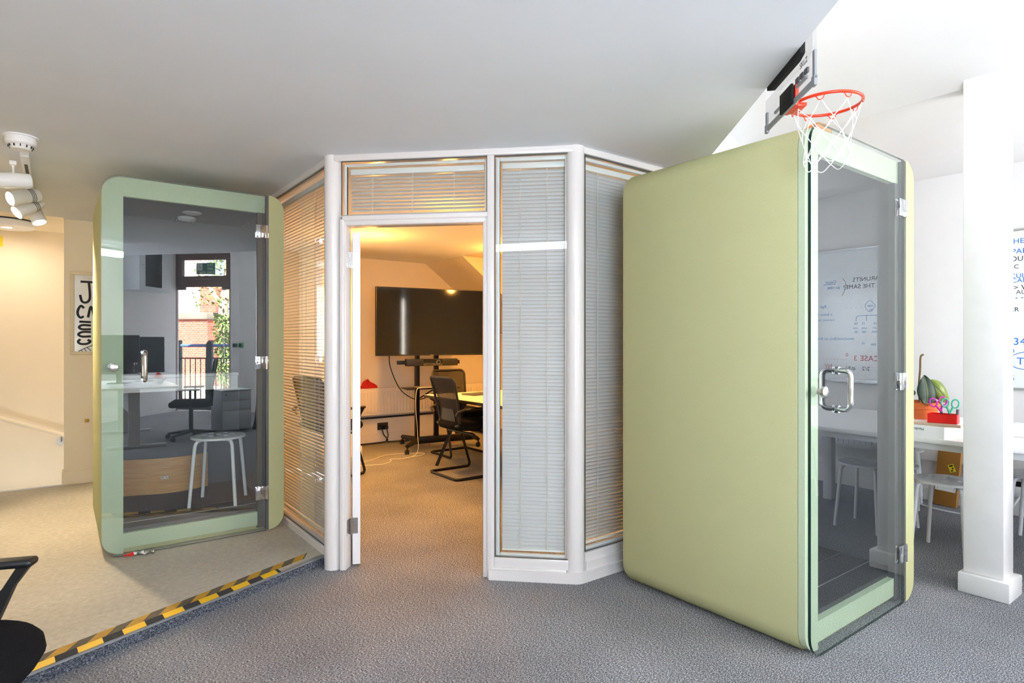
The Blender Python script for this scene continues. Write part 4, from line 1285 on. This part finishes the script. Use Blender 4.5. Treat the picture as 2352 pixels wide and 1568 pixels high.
# part mirrored in the right booth
for args in (('ARUNITS', 0.175, 1.822, 0.052, 'ink_grey'), ('YS THE SAME?', 0.212, 1.760, 0.052, 'ink_grey'), ('Count', -0.185, 1.822, 0.036, 'ink_blue'), ('Jan:100K', -0.155, 1.770, 0.030, 'ink_blue'),
             ('max', 0.125, 1.595, 0.026, 'ink_blue'), ('20', 0.120, 1.555, 0.026, 'ink_blue'), ('-   -   -   -', 0.03, 1.585, 0.032, 'ink_blue'), ('Age', -0.272, 1.600, 0.036, 'ink_blue'),
             ('is Below 1m', -0.22, 1.528, 0.030, 'ink_blue'), ('Lammaz: min', -0.20, 1.478, 0.030, 'ink_blue'),
             ('10', 0.155, 1.440, 0.026, 'ink_blue'), ('25', 0.060, 1.440, 0.026, 'ink_blue'), ('5%', 0.0, 1.440, 0.026, 'ink_blue'), ('cost', 0.165, 1.402, 0.024, 'ink_blue'), ('cost', 0.075, 1.402, 0.024, 'ink_blue'), ('cost', 0.0, 1.402, 0.024, 'ink_blue'),
             ('350K', 0.165, 1.366, 0.024, 'ink_blue'), ('300', 0.072, 1.366, 0.024, 'ink_blue'), ('3K', 0.0, 1.366, 0.024, 'ink_blue'), ('(max(cond/Bm), on Bm)', -0.03, 1.305, 0.032, 'ink_blue'), ('35K', 0.15, 1.255, 0.026, 'ink_blue'), ('15', 0.062, 1.265, 0.026, 'ink_blue'),
             ('-CASE 3', 0.200, 1.120, 0.066, 'ink_red'), ('0', -0.082, 1.155, 0.044, 'ink_red'), ('_ _ _ _ _ _ _', -0.095, 1.133, 0.040, 'ink_red'),
             ('2/2', 0.10, 1.035, 0.05, 'ink_grey'), ('#/N', -0.02, 1.035, 0.05, 'ink_grey'), ('NV', -0.22, 1.05, 0.05, 'ink_red')):
    wtext(*args)
wstroke([(-0.13, 1.86), (-0.105, 1.82), (-0.105, 1.77), (-0.135, 1.70)], 'ink_grey', 0.002)
wstroke([(0.17, 1.48), (0.16, 1.515), (0.07, 1.518), (-0.005, 1.512), (-0.015, 1.47)], 'ink_blue', 0.002)
wstroke([(0.07, 1.518), (0.072, 1.47)], 'ink_blue', 0.002)
wstroke([(0.145, 1.60), (0.10, 1.648), (0.06, 1.60), (0.10, 1.548), (0.145, 1.60)], 'ink_blue', 0.0016)
wstroke([(-0.19, 1.812), (-0.30, 1.812)], 'ink_blue', 0.002)
# part seen directly, right of the pillar
for args in (('HEMP', 1.335, 2.015, 0.052, 'ink_blue'), ('PARAM', 1.345, 1.940, 0.052, 'ink_blue'), ('OUT', 1.352, 1.885, 0.050, 'ink'), ('EC   :', 1.352, 1.830, 0.042, 'ink'), ('CULAT', 1.352, 1.760, 0.046, 'ink_blue'), ('CAN', 1.345, 1.726, 0.046, 'ink_blue'),
             ('-> WH', 1.350, 1.672, 0.050, 'ink'), ('AUD', 1.318, 1.640, 0.044, 'ink_grey'), ('- - - -', 1.355, 1.600, 0.05, 'ink'), ('ER  :[', 1.352, 1.512, 0.046, 'ink'), (':', 1.35, 1.365, 0.05, 'ink'), ('34', 1.335, 1.265, 0.075, 'ink_blue'), ('9', 1.355, 1.195, 0.06, 'ink_blue'), ('T', 1.315, 1.120, 0.075, 'ink_blue'), ('5', 1.355, 1.000, 0.06, 'ink_blue')):
    wtext(*args)
wstroke([(1.30, 1.205), (1.343, 1.18), (1.352, 1.135), (1.325, 1.10), (1.27, 1.085), (1.17, 1.085), (1.10, 1.13), (1.15, 1.19), (1.25, 1.212), (1.30, 1.205)], 'ink_blue', 0.0026)
# radiator and boxed pipes under the whiteboard
rw = thing('radiator', 'white panel radiator under the whiteboard, mirrored in the right booth', 'radiator', (WA - 0.10, -0.50, 0.36))
MB().rbox(0.0, 0.014, 0, 1.05, 0, 0.32, 0.004).rbox(0.06, 0.075, 0, 1.05, 0, 0.32, 0.004).rbox(0.0, 0.075, 0, 1.05, 0.315, 0.328, 0.003).build('panel', 'white_metal', rw)
fin2 = MB().rbox(-0.008, 0.002, -0.011, 0.011, 0.035, 0.28, 0.005, 2).mesh('fin', [M['white_metal']])
for i in range(22):
    link('fin', fin2, rw, (0, 0.04 + i * 0.046, 0))
struct(MB().rbox(WA - 0.05, WA, 0.62, 2.36, 0.33, 0.62, 0.004), 'trim_14', 'white_wall', 'white boxed pipe casing low on the whiteboard wall', 'casing')
sk = thing('wall_socket', 'grey double socket low on the whiteboard wall, mirrored in the booth', 'socket', (WA, 0.14, 0.22))
MB().rbox(-0.012, 0, -0.073, 0.073, -0.045, 0.045, 0.004).build('plate', 'grey_post', sk)
MB().rbox(-0.014, -0.011, -0.05, -0.025, -0.02, 0.02, 0.002).rbox(-0.014, -0.011, 0.025, 0.05, -0.02, 0.02, 0.002).build('switch', 'white_plastic', sk)
sk2 = thing('wall_socket', 'black socket with white plug right of the pillar', 'socket', (WA, 1.28, 0.20))
MB().rbox(-0.012, 0, -0.10, 0.09, -0.055, 0.055, 0.004).build('plate', 'black', sk2)
MB().rbox(-0.06, -0.012, -0.01, 0.05, -0.05, 0.02, 0.008).build('plug', 'white_plastic', sk2)
cable('white_cable', [(5.62, 2.2, 0.012), (5.45, 1.9, 0.012), (5.36, 1.72, 0.012), (5.38, 1.5, 0.012), (5.5, 1.35, 0.03), (5.62, 1.28, 0.16)], 0.006, 'white_plastic', 'white cable lying on the carpet below the whiteboard wall')
# leaning cardboard box
cb = thing('cardboard_box', 'tall narrow brown cardboard box leaning on the whiteboard wall', 'box', (5.585, 1.735, 0.001), 0)
cb.rotation_euler = (R(3.5), R(5), R(3))
MB().rbox(-0.045, 0.02, -0.075, 0.075, 0, 0.43, 0.002).build('carton', 'card', cb)
cb.children[0].data.materials.append(M['card_side'])
for f in cb.children[0].data.polygons:
    if f.normal.y < -0.8:
        f.material_index = 1
TL = Matrix.Translation((0, -0.025, 0.30)) @ Matrix.Rotation(R(-24), 4, 'X')
yl = MB().box(-0.0463, -0.045, -0.020, 0.020, -0.030, 0.030, T=TL).build('yellow_label', 'label_yellow', cb, smooth=False)
MB().box(-0.0468, -0.0463, -0.014, 0.010, 0.012, 0.024, T=TL).box(-0.0468, -0.0463, -0.012, 0.0, -0.008, 0.002, T=TL).box(-0.0468, -0.0463, -0.004, 0.012, -0.024, -0.014, T=TL).build('printed_mark', 'ink', yl, smooth=False)
al = MB().box(-0.0463, -0.045, -0.064, 0.070, 0.115, 0.232).build('address_label', 'paper', cb, smooth=False)
mb = MB()
for (a, b, c, d) in ((-0.055, 0.055, 0.222, 0.2235), (0.0535, 0.055, 0.12, 0.222), (-0.055, -0.0535, 0.12, 0.222), (-0.03, 0.03, 0.206, 0.210), (-0.03, 0.028, 0.199, 0.202), (-0.04, 0.04, 0.160, 0.166)):
    mb.box(-0.0468, -0.0463, a, b, c, d)
mb.build('printed_mark', 'ink_grey', al, smooth=False)
text('lettering', 'OTSIV', 0.035, 'ink', cb, basis((-0.005, -0.0757, 0.14), (0, 0, 1), (-1, 0, 0)))
# laptop carton, board, plant, red holder
lc = thing('laptop_carton', 'flat white laptop carton at the table edge under the wooden board', 'box', (4.215, 1.275, 0.7285), R(3))
MB().rbox(-0.16, 0.22, 0.0, 0.36, 0, 0.072, 0.002).build('carton', 'white_plastic', lc)
text('lettering', 'MacBook Pro', 0.020, 'ink_grey', lc, basis((-0.1604, 0.10, 0.055), (0, 1, 0), (0, 0, -1)))
wbd = thing('wooden_board', 'thin plywood board resting on the white carton', 'board', (4.06, 1.19, 0.801), R(3))
MB().rbox(0.0, 0.42, 0, 0.60, 0, 0.018, 0.002).build('plank', 'ply_edge', wbd)
wbd.children[0].data.materials.append(M['white_top'])
for f in wbd.children[0].data.polygons:
    if f.normal.z > 0.9:
        f.material_index = 1
PZ = 0.8195
pp = thing('potted_rubber_plant', 'rubber plant with few leaves in a terracotta pot', 'plant', (4.235, 1.448, PZ))
MB().lathe([(0.0, 0.0), (0.078, 0.0), (0.092, 0.062), (0.108, 0.064), (0.114, 0.100), (0.104, 0.104), (0.098, 0.08), (0.0, 0.08)], 36).build('pot', 'terracotta', pp)
MB().lathe([(0.0, 0.085), (0.099, 0.082)], 24).build('soil', 'soil', pp)
MB().tube(curve_pts([(-0.01, 0.0, 0.08), (-0.008, 0.005, 0.2), (-0.004, 0.0, 0.3), (-0.008, -0.004, 0.375), (-0.004, -0.018, 0.392)], 6), 0.006, 8).build('stem', 'stem', pp)
def leaf(base, tip, wdt, side, m, nm, curl=0.02):
    b, t = Vector(base), Vector(tip)
    d = t - b
    s_ = Vector(side).normalized()
    nrm = d.cross(s_).normalized()
    def fn(u, v):
        k = math.sin(PI * min(1, max(0, v)) ** 0.85) ** 0.75
        x = (u - 0.5) * 2
        return tuple(b + d * v + s_ * x * wdt * k + nrm * (curl * (1 - x * x) * math.sin(PI * v) + 0.012 * abs(x)))
    o = MB().grid(fn, 8, 14).build(nm, m, pp)
    sm = o.modifiers.new('thickness', 'SOLIDIFY'); sm.thickness = 0.0012
    MB().tube([tuple(Vector(fn(0.5, i / 12)) + nrm * 0.0012) for i in range(13)], 0.0022, 6).build('midrib', 'vein', o)
    return o
leaf((-0.085, -0.062, 0.085), (-0.070, -0.040, 0.268), 0.058, (-0.8, 0.6, 0.0), 'leaf', 'leaf', 0.015)
leaf((0.030, -0.030, 0.235), (0.120, -0.105, 0.095), 0.046, (0.55, -0.42, 0.72), 'leaf_y', 'leaf', 0.03)
leaf((0.0, 0.03, 0.15), (0.06, 0.16, 0.20), 0.05, (0.8, -0.3, 0.2), 'leaf', 'leaf', 0.02)
rb = thing('pen_holder', 'red open card box holding scissors beside the terracotta pot', 'holder', (4.10, 1.285, PZ), R(8))
mb = MB()
for (a, b, c, d) in ((-0.045, 0.045, -0.07, -0.067), (-0.045, 0.045, 0.067, 0.07), (-0.045, -0.042, -0.067, 0.067), (0.042, 0.045, -0.067, 0.067)):
    mb.box(a, b, c, d, 0, 0.052)
mb.box(-0.045, 0.045, -0.07, 0.07, 0, 0.003)
mb.build('sides', 'red', rb, smooth=False)
def scissors(loc, rot, m, label, roll):
    r_ = thing('scissors', label, 'scissors', loc, rot)
    r_.rotation_euler = (R(roll), 0, rot)
    for s_ in (-1, 1):
        ring = [(0.0, s_ * 0.024 + 0.017 * math.cos(R(15 * i)), 0.112 + 0.024 * math.sin(R(15 * i))) for i in range(24)]
        mb = MB().tube(ring, 0.0042, 8, closed=True)
        mb.tube([(0, s_ * 0.015, 0.092), (0, s_ * 0.006, 0.070), (0, -s_ * 0.001, 0.052)], [0.0055, 0.006, 0.005], 8)
        mb.build('grip', m, r_)
        MB().add([(0.001 * s_, -s_ * 0.007, 0.058), (0.001 * s_, s_ * 0.007, 0.058), (0.001 * s_, 0.0, -0.0), (0.003 * s_, -s_ * 0.007, 0.058), (0.003 * s_, s_ * 0.007, 0.058), (0.003 * s_, 0.0, -0.0)],
                 [(0, 1, 2), (5, 4, 3), (0, 3, 4, 1), (1, 4, 5, 2), (2, 5, 3, 0)]).build('blade', 'blade', r_, smooth=False)
scissors((4.09, 1.255, PZ + 0.004), R(15), 'mint', 'mint green scissors standing in the red holder', 3)
scissors((4.12, 1.29, PZ + 0.010), R(25), 'magenta', 'magenta scissors standing in the red holder', -14)
pn = thing('marker_pen', 'clear marker pen with dark cap right of the red holder', 'pen', (4.13, 1.225, PZ), 0)
MB().cyl((0, 0, 0), (0, 0, 0.055), 0.007, 12).build('barrel', 'white_plastic', pn)
MB().cyl((0, 0, 0.050), (0, 0, 0.080), 0.0078, 12).rbox(-0.013, -0.008, -0.002, 0.002, 0.035, 0.078, 0.001).build('cap', 'grey_post', pn)
# papers at the far right of the table
tag(MB().rbox(4.5, 4.86, 0.75, 1.12, 0.7285, 0.775, 0.004).build('paper_stack', 'paper'), 'stack of white papers on the table right of the pillar', 'papers')

# =================================================================== BEHIND THE CAMERA (mirrored in the left booth door)
# fire exit door with fanlight
d2 = thing('door_2', 'dark brown glazed fire exit door with fanlight', 'door', (1.69, -4.57, 0), A45, None, 'structure')
DL = 0.84 * math.sqrt(2)
for (a, b, c, d) in ((0, 0.055, 0, 2.915), (DL - 0.035, DL, 0, 2.915), (0.055, DL - 0.035, 2.80, 2.915), (0.055, DL - 0.035, 2.30, 2.50), (0.055, 0.20, 2.50, 2.80), (DL - 0.10, DL - 0.035, 2.50, 2.80)):
    MB().rbox(a, b, -0.10, -0.02, c, d, 0.004).build('frame_bar', 'brown_wood', d2)
pane('fanlight_pane', 0.20, DL - 0.10, 2.50, 2.80, -0.055, d2, 'clear')
dl = pane('door_pane', 0.075, DL - 0.045, 0.02, 2.28, -0.065, d2, 'clear', 0.010)
MB().box(0.075, 0.25, -0.075, -0.045, 2.25, 2.30).box(DL - 0.20, DL - 0.045, -0.075, -0.045, 2.25, 2.30).box(0.075, DL - 0.045, -0.072, -0.050, 0.02, 0.09).build('clamp_fitting', 'grey_post', d2, smooth=False)
MB().tube(bend([(DL - 0.13, -0.055, 0.90), (DL - 0.13, -0.0, 0.90), (DL - 0.13, -0.0, 1.36), (DL - 0.13, -0.055, 1.36)], 0.03, 5), 0.011, 10).build('handle', 'chrome', d2)
sg = MB().box(0.475, 0.850, -0.054, -0.048, 2.535, 2.745).build('exit_sign', 'green_sign', d2, smooth=False)
# sign text reads from inside: viewer looks along -y local, so its right is -x
def sgt(s_, x, z, size):
    text('lettering', s_, size, 'sign_white', sg, basis((x, -0.0474, z), (-1, 0, 0), (0, 0, 1)), bold=0.0006)
sgt('Fire', 0.812, 2.682, 0.078); sgt('exit', 0.812, 2.616, 0.078); sgt('Keep clear', 0.834, 2.552, 0.070)
mb = MB()
mb.box(0.497, 0.600, -0.0478, -0.0472, 2.608, 2.735)
pg = mb.build('pictogram', 'sign_white', sg, smooth=False)
mb = MB()
mb.cyl((0.605, -0.0468, 2.715), (0.605, -0.0464, 2.715), 0.010, 12)
mb.tube([(0.605, -0.0466, 2.700), (0.612, -0.0466, 2.665)], 0.008, 6)
mb.tube([(0.612, -0.0466, 2.665), (0.590, -0.0466, 2.645), (0.595, -0.0466, 2.615)], 0.005, 6)
mb.tube([(0.612, -0.0466, 2.665), (0.628, -0.0466, 2.640), (0.648, -0.0466, 2.632)], 0.005, 6)
mb.tube([(0.605, -0.0466, 2.695), (0.582, -0.0466, 2.685), (0.575, -0.0466, 2.665)], 0.004, 6)
mb.v = [(v[0] - 0.062, -0.0468 + (v[1] + 0.0466) * 0.1, v[2]) for v in mb.v]
mb.build('running_figure', 'green_sign', pg, smooth=False)
MB().tube(bend([(0.46, -0.02, 2.455), (0.49, 0.0, 2.44), (0.80, 0.0, 2.44), (0.83, -0.02, 2.455)], 0.02, 4), 0.005, 8).build('fanlight_pull', 'chrome', d2)
# exit button beside the door
eb = thing('exit_button', 'dark exit button plate with green lit edge beside the fire exit', 'button', (2.66, -3.60, 1.22), A45)
MB().rbox(-0.13, -0.03, 0.0, 0.018, -0.035, 0.035, 0.004).rbox(-0.03, 0.07, 0.0, 0.018, -0.05, 0.05, 0.006).build('plate', 'black', eb)
MB().tube([(x, 0.019, z) for (x, z) in rrect(-0.022, 0.062, -0.042, 0.042, 0.008, 3)], 0.003, 5, closed=True).build('light_ring', 'led_green', eb)
# wall cabinet
ca = thing('wall_cabinet', 'grey wall cabinet with dark glass front near the fire exit', 'cabinet', (1.36, -4.11, 2.16), R(135))
MB().rbox(0.0, 0.72, -0.30, 0.0, 0, 0.72, 0.006).build('body', 'white_desk', ca)
for i, o in enumerate([(0.0, 0.72, -0.312, -0.30, 0, 0.72)]):
    dd = MB().rbox(*o, 0.003).build('cabinet_door', 'white_desk', ca)
    MB().box(0.20, 0.58, -0.316, -0.311, 0.05, 0.67).build('door_glass', 'screen', dd, smooth=False)
    MB().cyl((0.65, -0.312, 0.40), (0.65, -0.33, 0.40), 0.012, 10).build('lock', 'steel', dd)
MB().rbox(-0.02, 0.74, -0.33, 0, -0.02, 0.0, 0.003).build('base_lip', 'white_desk', ca)
# desk row
dk = thing('office_desk', 'white office desk behind the camera, mirrored in the left booth door', 'desk', (0.38, -2.05, 0))
MB().rbox(0, 0.85, 0, 1.75, 0.710, 0.735, 0.003).build('desktop', 'white_top', dk)
for y in (0.12, 1.66):
    MB().rbox(0.08, 0.70, y - 0.03, y + 0.03, 0.0, 0.035, 0.012).build('foot', 'white_desk', dk)
    MB().rbox(0.30, 0.42, y - 0.02, y + 0.02, 0.03, 0.71, 0.005).build('leg', 'white_desk', dk)
MB().rbox(0.34, 0.36, 0.14, 1.62, 0.38, 0.70, 0.003).build('modesty_panel', 'white_desk', dk)
def monitor(loc, rot, w_, h_, label):
    r_ = thing('monitor', label, 'monitor', loc, rot, 'monitors on the office desk')
    MB().rbox(-w_ / 2, w_ / 2, -0.02, 0.02, 0.12, 0.12 + h_, 0.006).build('case', 'monitor', r_)
    MB().box(-w_ / 2 + 0.012, w_ / 2 - 0.012, -0.0215, -0.0195, 0.135, 0.105 + h_).build('screen', 'screen', r_, smooth=False)
    MB().rbox(-0.03, 0.03, 0.02, 0.05, 0.0, 0.30, 0.006).build('stand', 'monitor', r_)
    MB().rbox(-0.12, 0.12, -0.06, 0.12, 0.0, 0.012, 0.004).build('foot', 'monitor', r_)
monitor((0.98, -1.60, 0.7355), R(4), 0.46, 0.50, 'dark grey monitor nearer the swivel chair on the office desk')
monitor((0.66, -1.30, 0.7355), R(20), 0.46, 0.52, 'dark grey monitor at the outer end of the office desk')
bo = thing('glass_bottle', 'clear glass bottle standing on the office desk', 'bottle', (0.79, -0.75, 0.7355))
MB().lathe([(0.0, 0.0), (0.036, 0.0), (0.038, 0.02), (0.038, 0.13), (0.016, 0.22), (0.016, 0.27), (0.018, 0.272), (0.018, 0.285)], 24).build('body', 'clear', bo)
MB().lathe([(0.0185, 0.262), (0.0185, 0.288), (0.0, 0.289)], 20).build('cap', 'steel', bo)
ty = thing('toy_bird', 'small white and red round toy on the office desk', 'toy', (1.06, -0.92, 0.7355), R(40))
MB().lathe([(0.0, 0.0), (0.045, 0.004), (0.066, 0.035), (0.062, 0.07), (0.04, 0.10), (0.0, 0.112)], 24).build('body', 'white_plastic', ty)
MB().lathe([(0.05, 0.088), (0.042, 0.115), (0.02, 0.14), (0.0, 0.155)], 20).build('cap', 'red', ty)
MB().tube([(0.05, 0, 0.05), (0.09, 0.0, 0.07), (0.10, 0, 0.10)], [0.02, 0.016, 0.01], 8).build('arm', 'white_plastic', ty)
fn_ = thing('desk_fan', 'small pale desk fan on the office desk', 'fan', (0.86, -0.90, 0.7355), R(30))
MB().tube([(0.055 * math.cos(R(12 * i)), 0, 0.10 + 0.055 * math.sin(R(12 * i))) for i in range(30)], 0.004, 6, closed=True).build('cage_ring', 'white_plastic', fn_)
for k in range(6):
    a = R(60 * k)
    MB().cyl((0, 0, 0.10), (0.055 * math.cos(a), 0, 0.10 + 0.055 * math.sin(a)), 0.0025, 5).build('spoke', 'black', fn_)
MB().cyl((0, 0, 0), (0, 0, 0.045), 0.012, 8).lathe([(0.0, 0.0), (0.04, 0.0), (0.035, 0.01), (0.0, 0.012)], 16).build('stand', 'white_plastic', fn_)
# swivel chair
sw = thing('swivel_chair', 'black mesh swivel chair at the office desk', 'chair', (1.42, -0.78, 0), R(195))
mb = MB()
mb.rbox(-0.23, 0.24, -0.24, 0.24, 0.43, 0.51, 0.035, 4)
mb.build('seat', 'black_fabric', sw)
mb = MB()
ring = []
for (y, z) in rrect(-0.22, 0.22, 0.60, 1.06, 0.05, 5):
    ring.append((-0.22 - 0.16 * (z - 0.55), y * (1.05 - 0.25 * (1.06 - z) / 0.46 * 0.4), z))
MB().tube(ring, 0.014, 8, closed=True).build('back_frame', 'black', sw)
MB().grid(lambda u, v: (-0.22 - 0.16 * (0.05 + v * 0.46), (u - 0.5) * 0.43, 0.60 + v * 0.46), 8, 8).build('back_mesh', 'mesh', sw)
MB().tube([(-0.05, 0, 0.42), (-0.24, 0, 0.44), (-0.25, 0, 0.66)], 0.025, 8).build('back_bar', 'black', sw)
MB().cyl((0, 0, 0.09), (0, 0, 0.43), 0.027, 14).build('gas_column', 'black_metal', sw)
for s_ in (-1, 1):
    MB().tube(bend([(-0.02, 0.24 * s_, 0.44), (-0.02, 0.29 * s_, 0.46), (-0.02, 0.29 * s_, 0.66)], 0.03, 4), 0.014, 8).rbox(-0.13, 0.12, 0.29 * s_ - 0.035, 0.29 * s_ + 0.035, 0.655, 0.68, 0.008).build('armrest', 'black', sw)
for k in range(5):
    a = R(72 * k + 20)
    ft = MB().tube([(0.03 * math.cos(a), 0.03 * math.sin(a), 0.10), (0.30 * math.cos(a), 0.30 * math.sin(a), 0.065)], [0.024, 0.014], 8).build('base_leg', 'black_metal', sw)
    MB().cyl((0.30 * math.cos(a) - 0.02 * math.sin(a), 0.30 * math.sin(a) + 0.02 * math.cos(a), 0.028), (0.30 * math.cos(a) + 0.02 * math.sin(a), 0.30 * math.sin(a) - 0.02 * math.cos(a), 0.028), 0.028, 14).build('caster', 'black', ft)
# pedestal and bag
pd = thing('drawer_pedestal', 'grey steel three drawer pedestal beside the swivel chair', 'pedestal', (1.78, -1.42, 0), R(-12))
MB().rbox(0, 0.42, 0, 0.36, 0.02, 0.59, 0.004).build('body', 'grey_metal', pd)
for (c, d) in ((0.035, 0.305), (0.31, 0.44), (0.445, 0.575)):
    dr = MB().rbox(0.006, 0.414, 0.36, 0.374, c, d, 0.003).build('drawer', 'white_desk', pd)
MB().cyl((0.05, 0.374, 0.53), (0.05, 0.382, 0.53), 0.010, 10).build('lock', 'black', pd)
MB().box(-0.008, 0.42, -0.002, 0.378, 0.585, 0.598).build('top', 'white_desk', pd, smooth=False)
bg_ = thing('tote_bag', 'dark tote bag standing on the carpet beside the pedestal', 'bag', (2.46, -1.16, 0.0), R(25))
mb = MB()
def bagf(u, v):
    a = 2 * PI * u
    wx, wy = 0.17 - 0.06 * v, 0.085 - 0.06 * v
    k = 1 + 0.06 * math.sin(3 * a + 5 * v)
    return (wx * math.copysign(abs(math.cos(a)) ** 0.6, math.cos(a)) * k, wy * math.copysign(abs(math.sin(a)) ** 0.6, math.sin(a)) * k, 0.42 * v)
mb.grid(bagf, 28, 8)
mb.build('body', 'bag', bg_)
for s_ in (-1, 1):
    MB().tube(curve_pts([(-0.08, 0.025 * s_, 0.40), (-0.06, 0.04 * s_, 0.50), (0.0, 0.05 * s_, 0.53), (0.06, 0.04 * s_, 0.50), (0.08, 0.025 * s_, 0.40)], 5), 0.009, 6).build('strap', 'bag', bg_)
# ---- street outside the fire exit
tag(MB().box(-6, 16, -26, -4.8, -0.3, -0.12).build('pavement', 'asphalt', smooth=False), 'pale pavement outside the fire exit', 'pavement', None, 'structure')
sb = thing('brick_building', 'red brick building with white upper storey across the street', 'building', (2.2, -14.0, -0.12), A45)
MB().box(-3.5, 2.15, -0.6, 0.0, 0, 2.10).build('brick_wall', 'brick', sb, smooth=False)
MB().rbox(-3.6, 2.20, -0.7, 0.08, 2.10, 2.32, 0.02).build('ledge', 'stone', sb)
MB().box(-3.5, 1.75, -0.6, -0.35, 2.32, 6.5).build('upper_wall', 'render', sb, smooth=False)
MB().box(1.75, 2.30, -0.6, -0.20, 2.32, 3.3).build('brick_pier', 'brick', sb, smooth=False)
mb = MB()
mb.cyl((-1.4, 0.02, 2.72), (0.9, 0.02, 2.72), 0.015, 6); mb.cyl((-1.4, 0.02, 2.34), (0.9, 0.02, 2.34), 0.015, 6)
mb.build('balcony_rail', 'black_metal', sb)
bal = MB().cyl((0, 0.02, 2.33), (0, 0.02, 2.72), 0.012, 6).mesh('baluster', [M['black_metal']])
for i in range(20):
    link('baluster', bal, sb, (-1.4 + i * 0.12, 0, 0))
MB().prism(arc(-0.6, 1.0, 0.65, 0, 180, 12), -0.02, 0.03, 'y').build('arch_panel', 'render', sb, smooth=False)
wn = MB().rbox(-1.0, -0.3, -0.02, 0.02, 0.0, 0.98, 0.01).build('window', 'render', sb)
b2_ = thing('dark_building', 'tall pale building with dark windows behind the street tree', 'building', (5.5, -14.5, -0.12), A45)
MB().box(-0.6, 4.0, -2.0, 0, 0, 7.5).build('wall', 'render', b2_, smooth=False)
for k in range(4):
    for j in range(2):
        MB().rbox(-0.35 + j * 1.4, 0.45 + j * 1.4, 0.0, 0.03, 0.7 + k * 1.6, 1.9 + k * 1.6, 0.01).build('window', 'screen', b2_)
rl = thing('street_railing', 'black street railing with blue handrail outside the fire exit', 'railing', (2.15, -7.10, -0.12), R(37))
MB().tube([(-1.0, 0, 1.315), (2.0, 0, 1.325)], 0.035, 10).build('handrail', 'blue_rail', rl)
MB().box(-1.0, 2.0, -0.015, 0.015, 1.02, 1.05).box(-1.0, 2.0, -0.015, 0.015, 0.10, 0.13).build('rail_bar', 'black_metal', rl, smooth=False)
bar = MB().cyl((0, 0, 0.0), (0, 0, 1.03), 0.010, 6).mesh('railing_bar', [M['black_metal']])
for i in range(26):
    link('railing_bar', bar, rl, (-0.98 + i * 0.115, 0, 0))
for x in (0.02, 0.72):
    p_ = MB().rbox(x - 0.06, x + 0.06, -0.06, 0.06, 0, 1.36, 0.008).build('post', 'black_metal', rl)
    MB().add([(x - 0.06, -0.05, 1.36), (x, -0.05, 1.36), (x, -0.05, 1.44), (x + 0.06, -0.05, 1.36), (x + 0.06, -0.05, 1.44), (x - 0.06, 0.05, 1.36), (x, 0.05, 1.36), (x, 0.05, 1.44), (x + 0.06, 0.05, 1.36), (x + 0.06, 0.05, 1.44)],
             [(0, 1, 2), (5, 7, 6), (0, 2, 7, 5), (1, 6, 7, 2), (1, 3, 4), (6, 9, 8), (1, 4, 9, 6), (3, 8, 9, 4)]).build('post_cap', 'black_metal', p_, smooth=False)
te = thing('street_tree', 'pale barked street tree with fresh green leaves', 'tree', (3.55, -9.3, -0.12))
MB().tube(curve_pts([(0, 0, 0), (0.05, 0, 1.2), (-0.02, 0.03, 2.2), (0.10, 0, 3.2), (0.15, 0.1, 4.4)], 6), [0.17 - 0.004 * i for i in range(25)], 12).build('trunk', 'bark', te)
for (p0, p1) in (((0.0, 0.0, 1.7), (0.45, 0.4, 2.7)), ((0.0, 0, 2.3), (-0.6, -0.4, 3.3)), ((0.1, 0, 2.9), (0.6, 0.4, 3.8))):
    MB().tube([p0, tuple((Vector(p0) + Vector(p1)) / 2 + Vector((0.05, 0, -0.05))), p1], [0.07, 0.05, 0.02], 8).build('branch', 'bark', te)
random.seed(11)
mb = MB()
for i in range(2600):
    th_, ph_ = random.uniform(0, 2 * PI), random.uniform(-1, 1)
    lo_ = random.random() < 0.75
    rr = random.uniform(0.2, 1.0) ** 0.5
    c = Vector((0.25 + 0.55 * rr * math.cos(th_), 0.25 + 0.55 * rr * math.sin(th_), 1.2 + 0.9 * ph_)) if lo_ else Vector((0.2 + 1.0 * rr * math.cos(th_), 0.1 + 1.0 * rr * math.sin(th_), 3.4 + 1.1 * ph_))
    u = Vector((random.uniform(-1, 1), random.uniform(-1, 1), random.uniform(-1, 1))).normalized()
    v = u.orthogonal().normalized()
    s_ = random.uniform(0.04, 0.075)
    mb.add([c - u * s_, c - v * s_ * 0.5, c + u * s_, c + v * s_ * 0.5], [(0, 1, 2, 3)])
fo = mb.build('foliage', 'foliage', te, smooth=False, weld=False)
fo['kind'] = 'stuff'
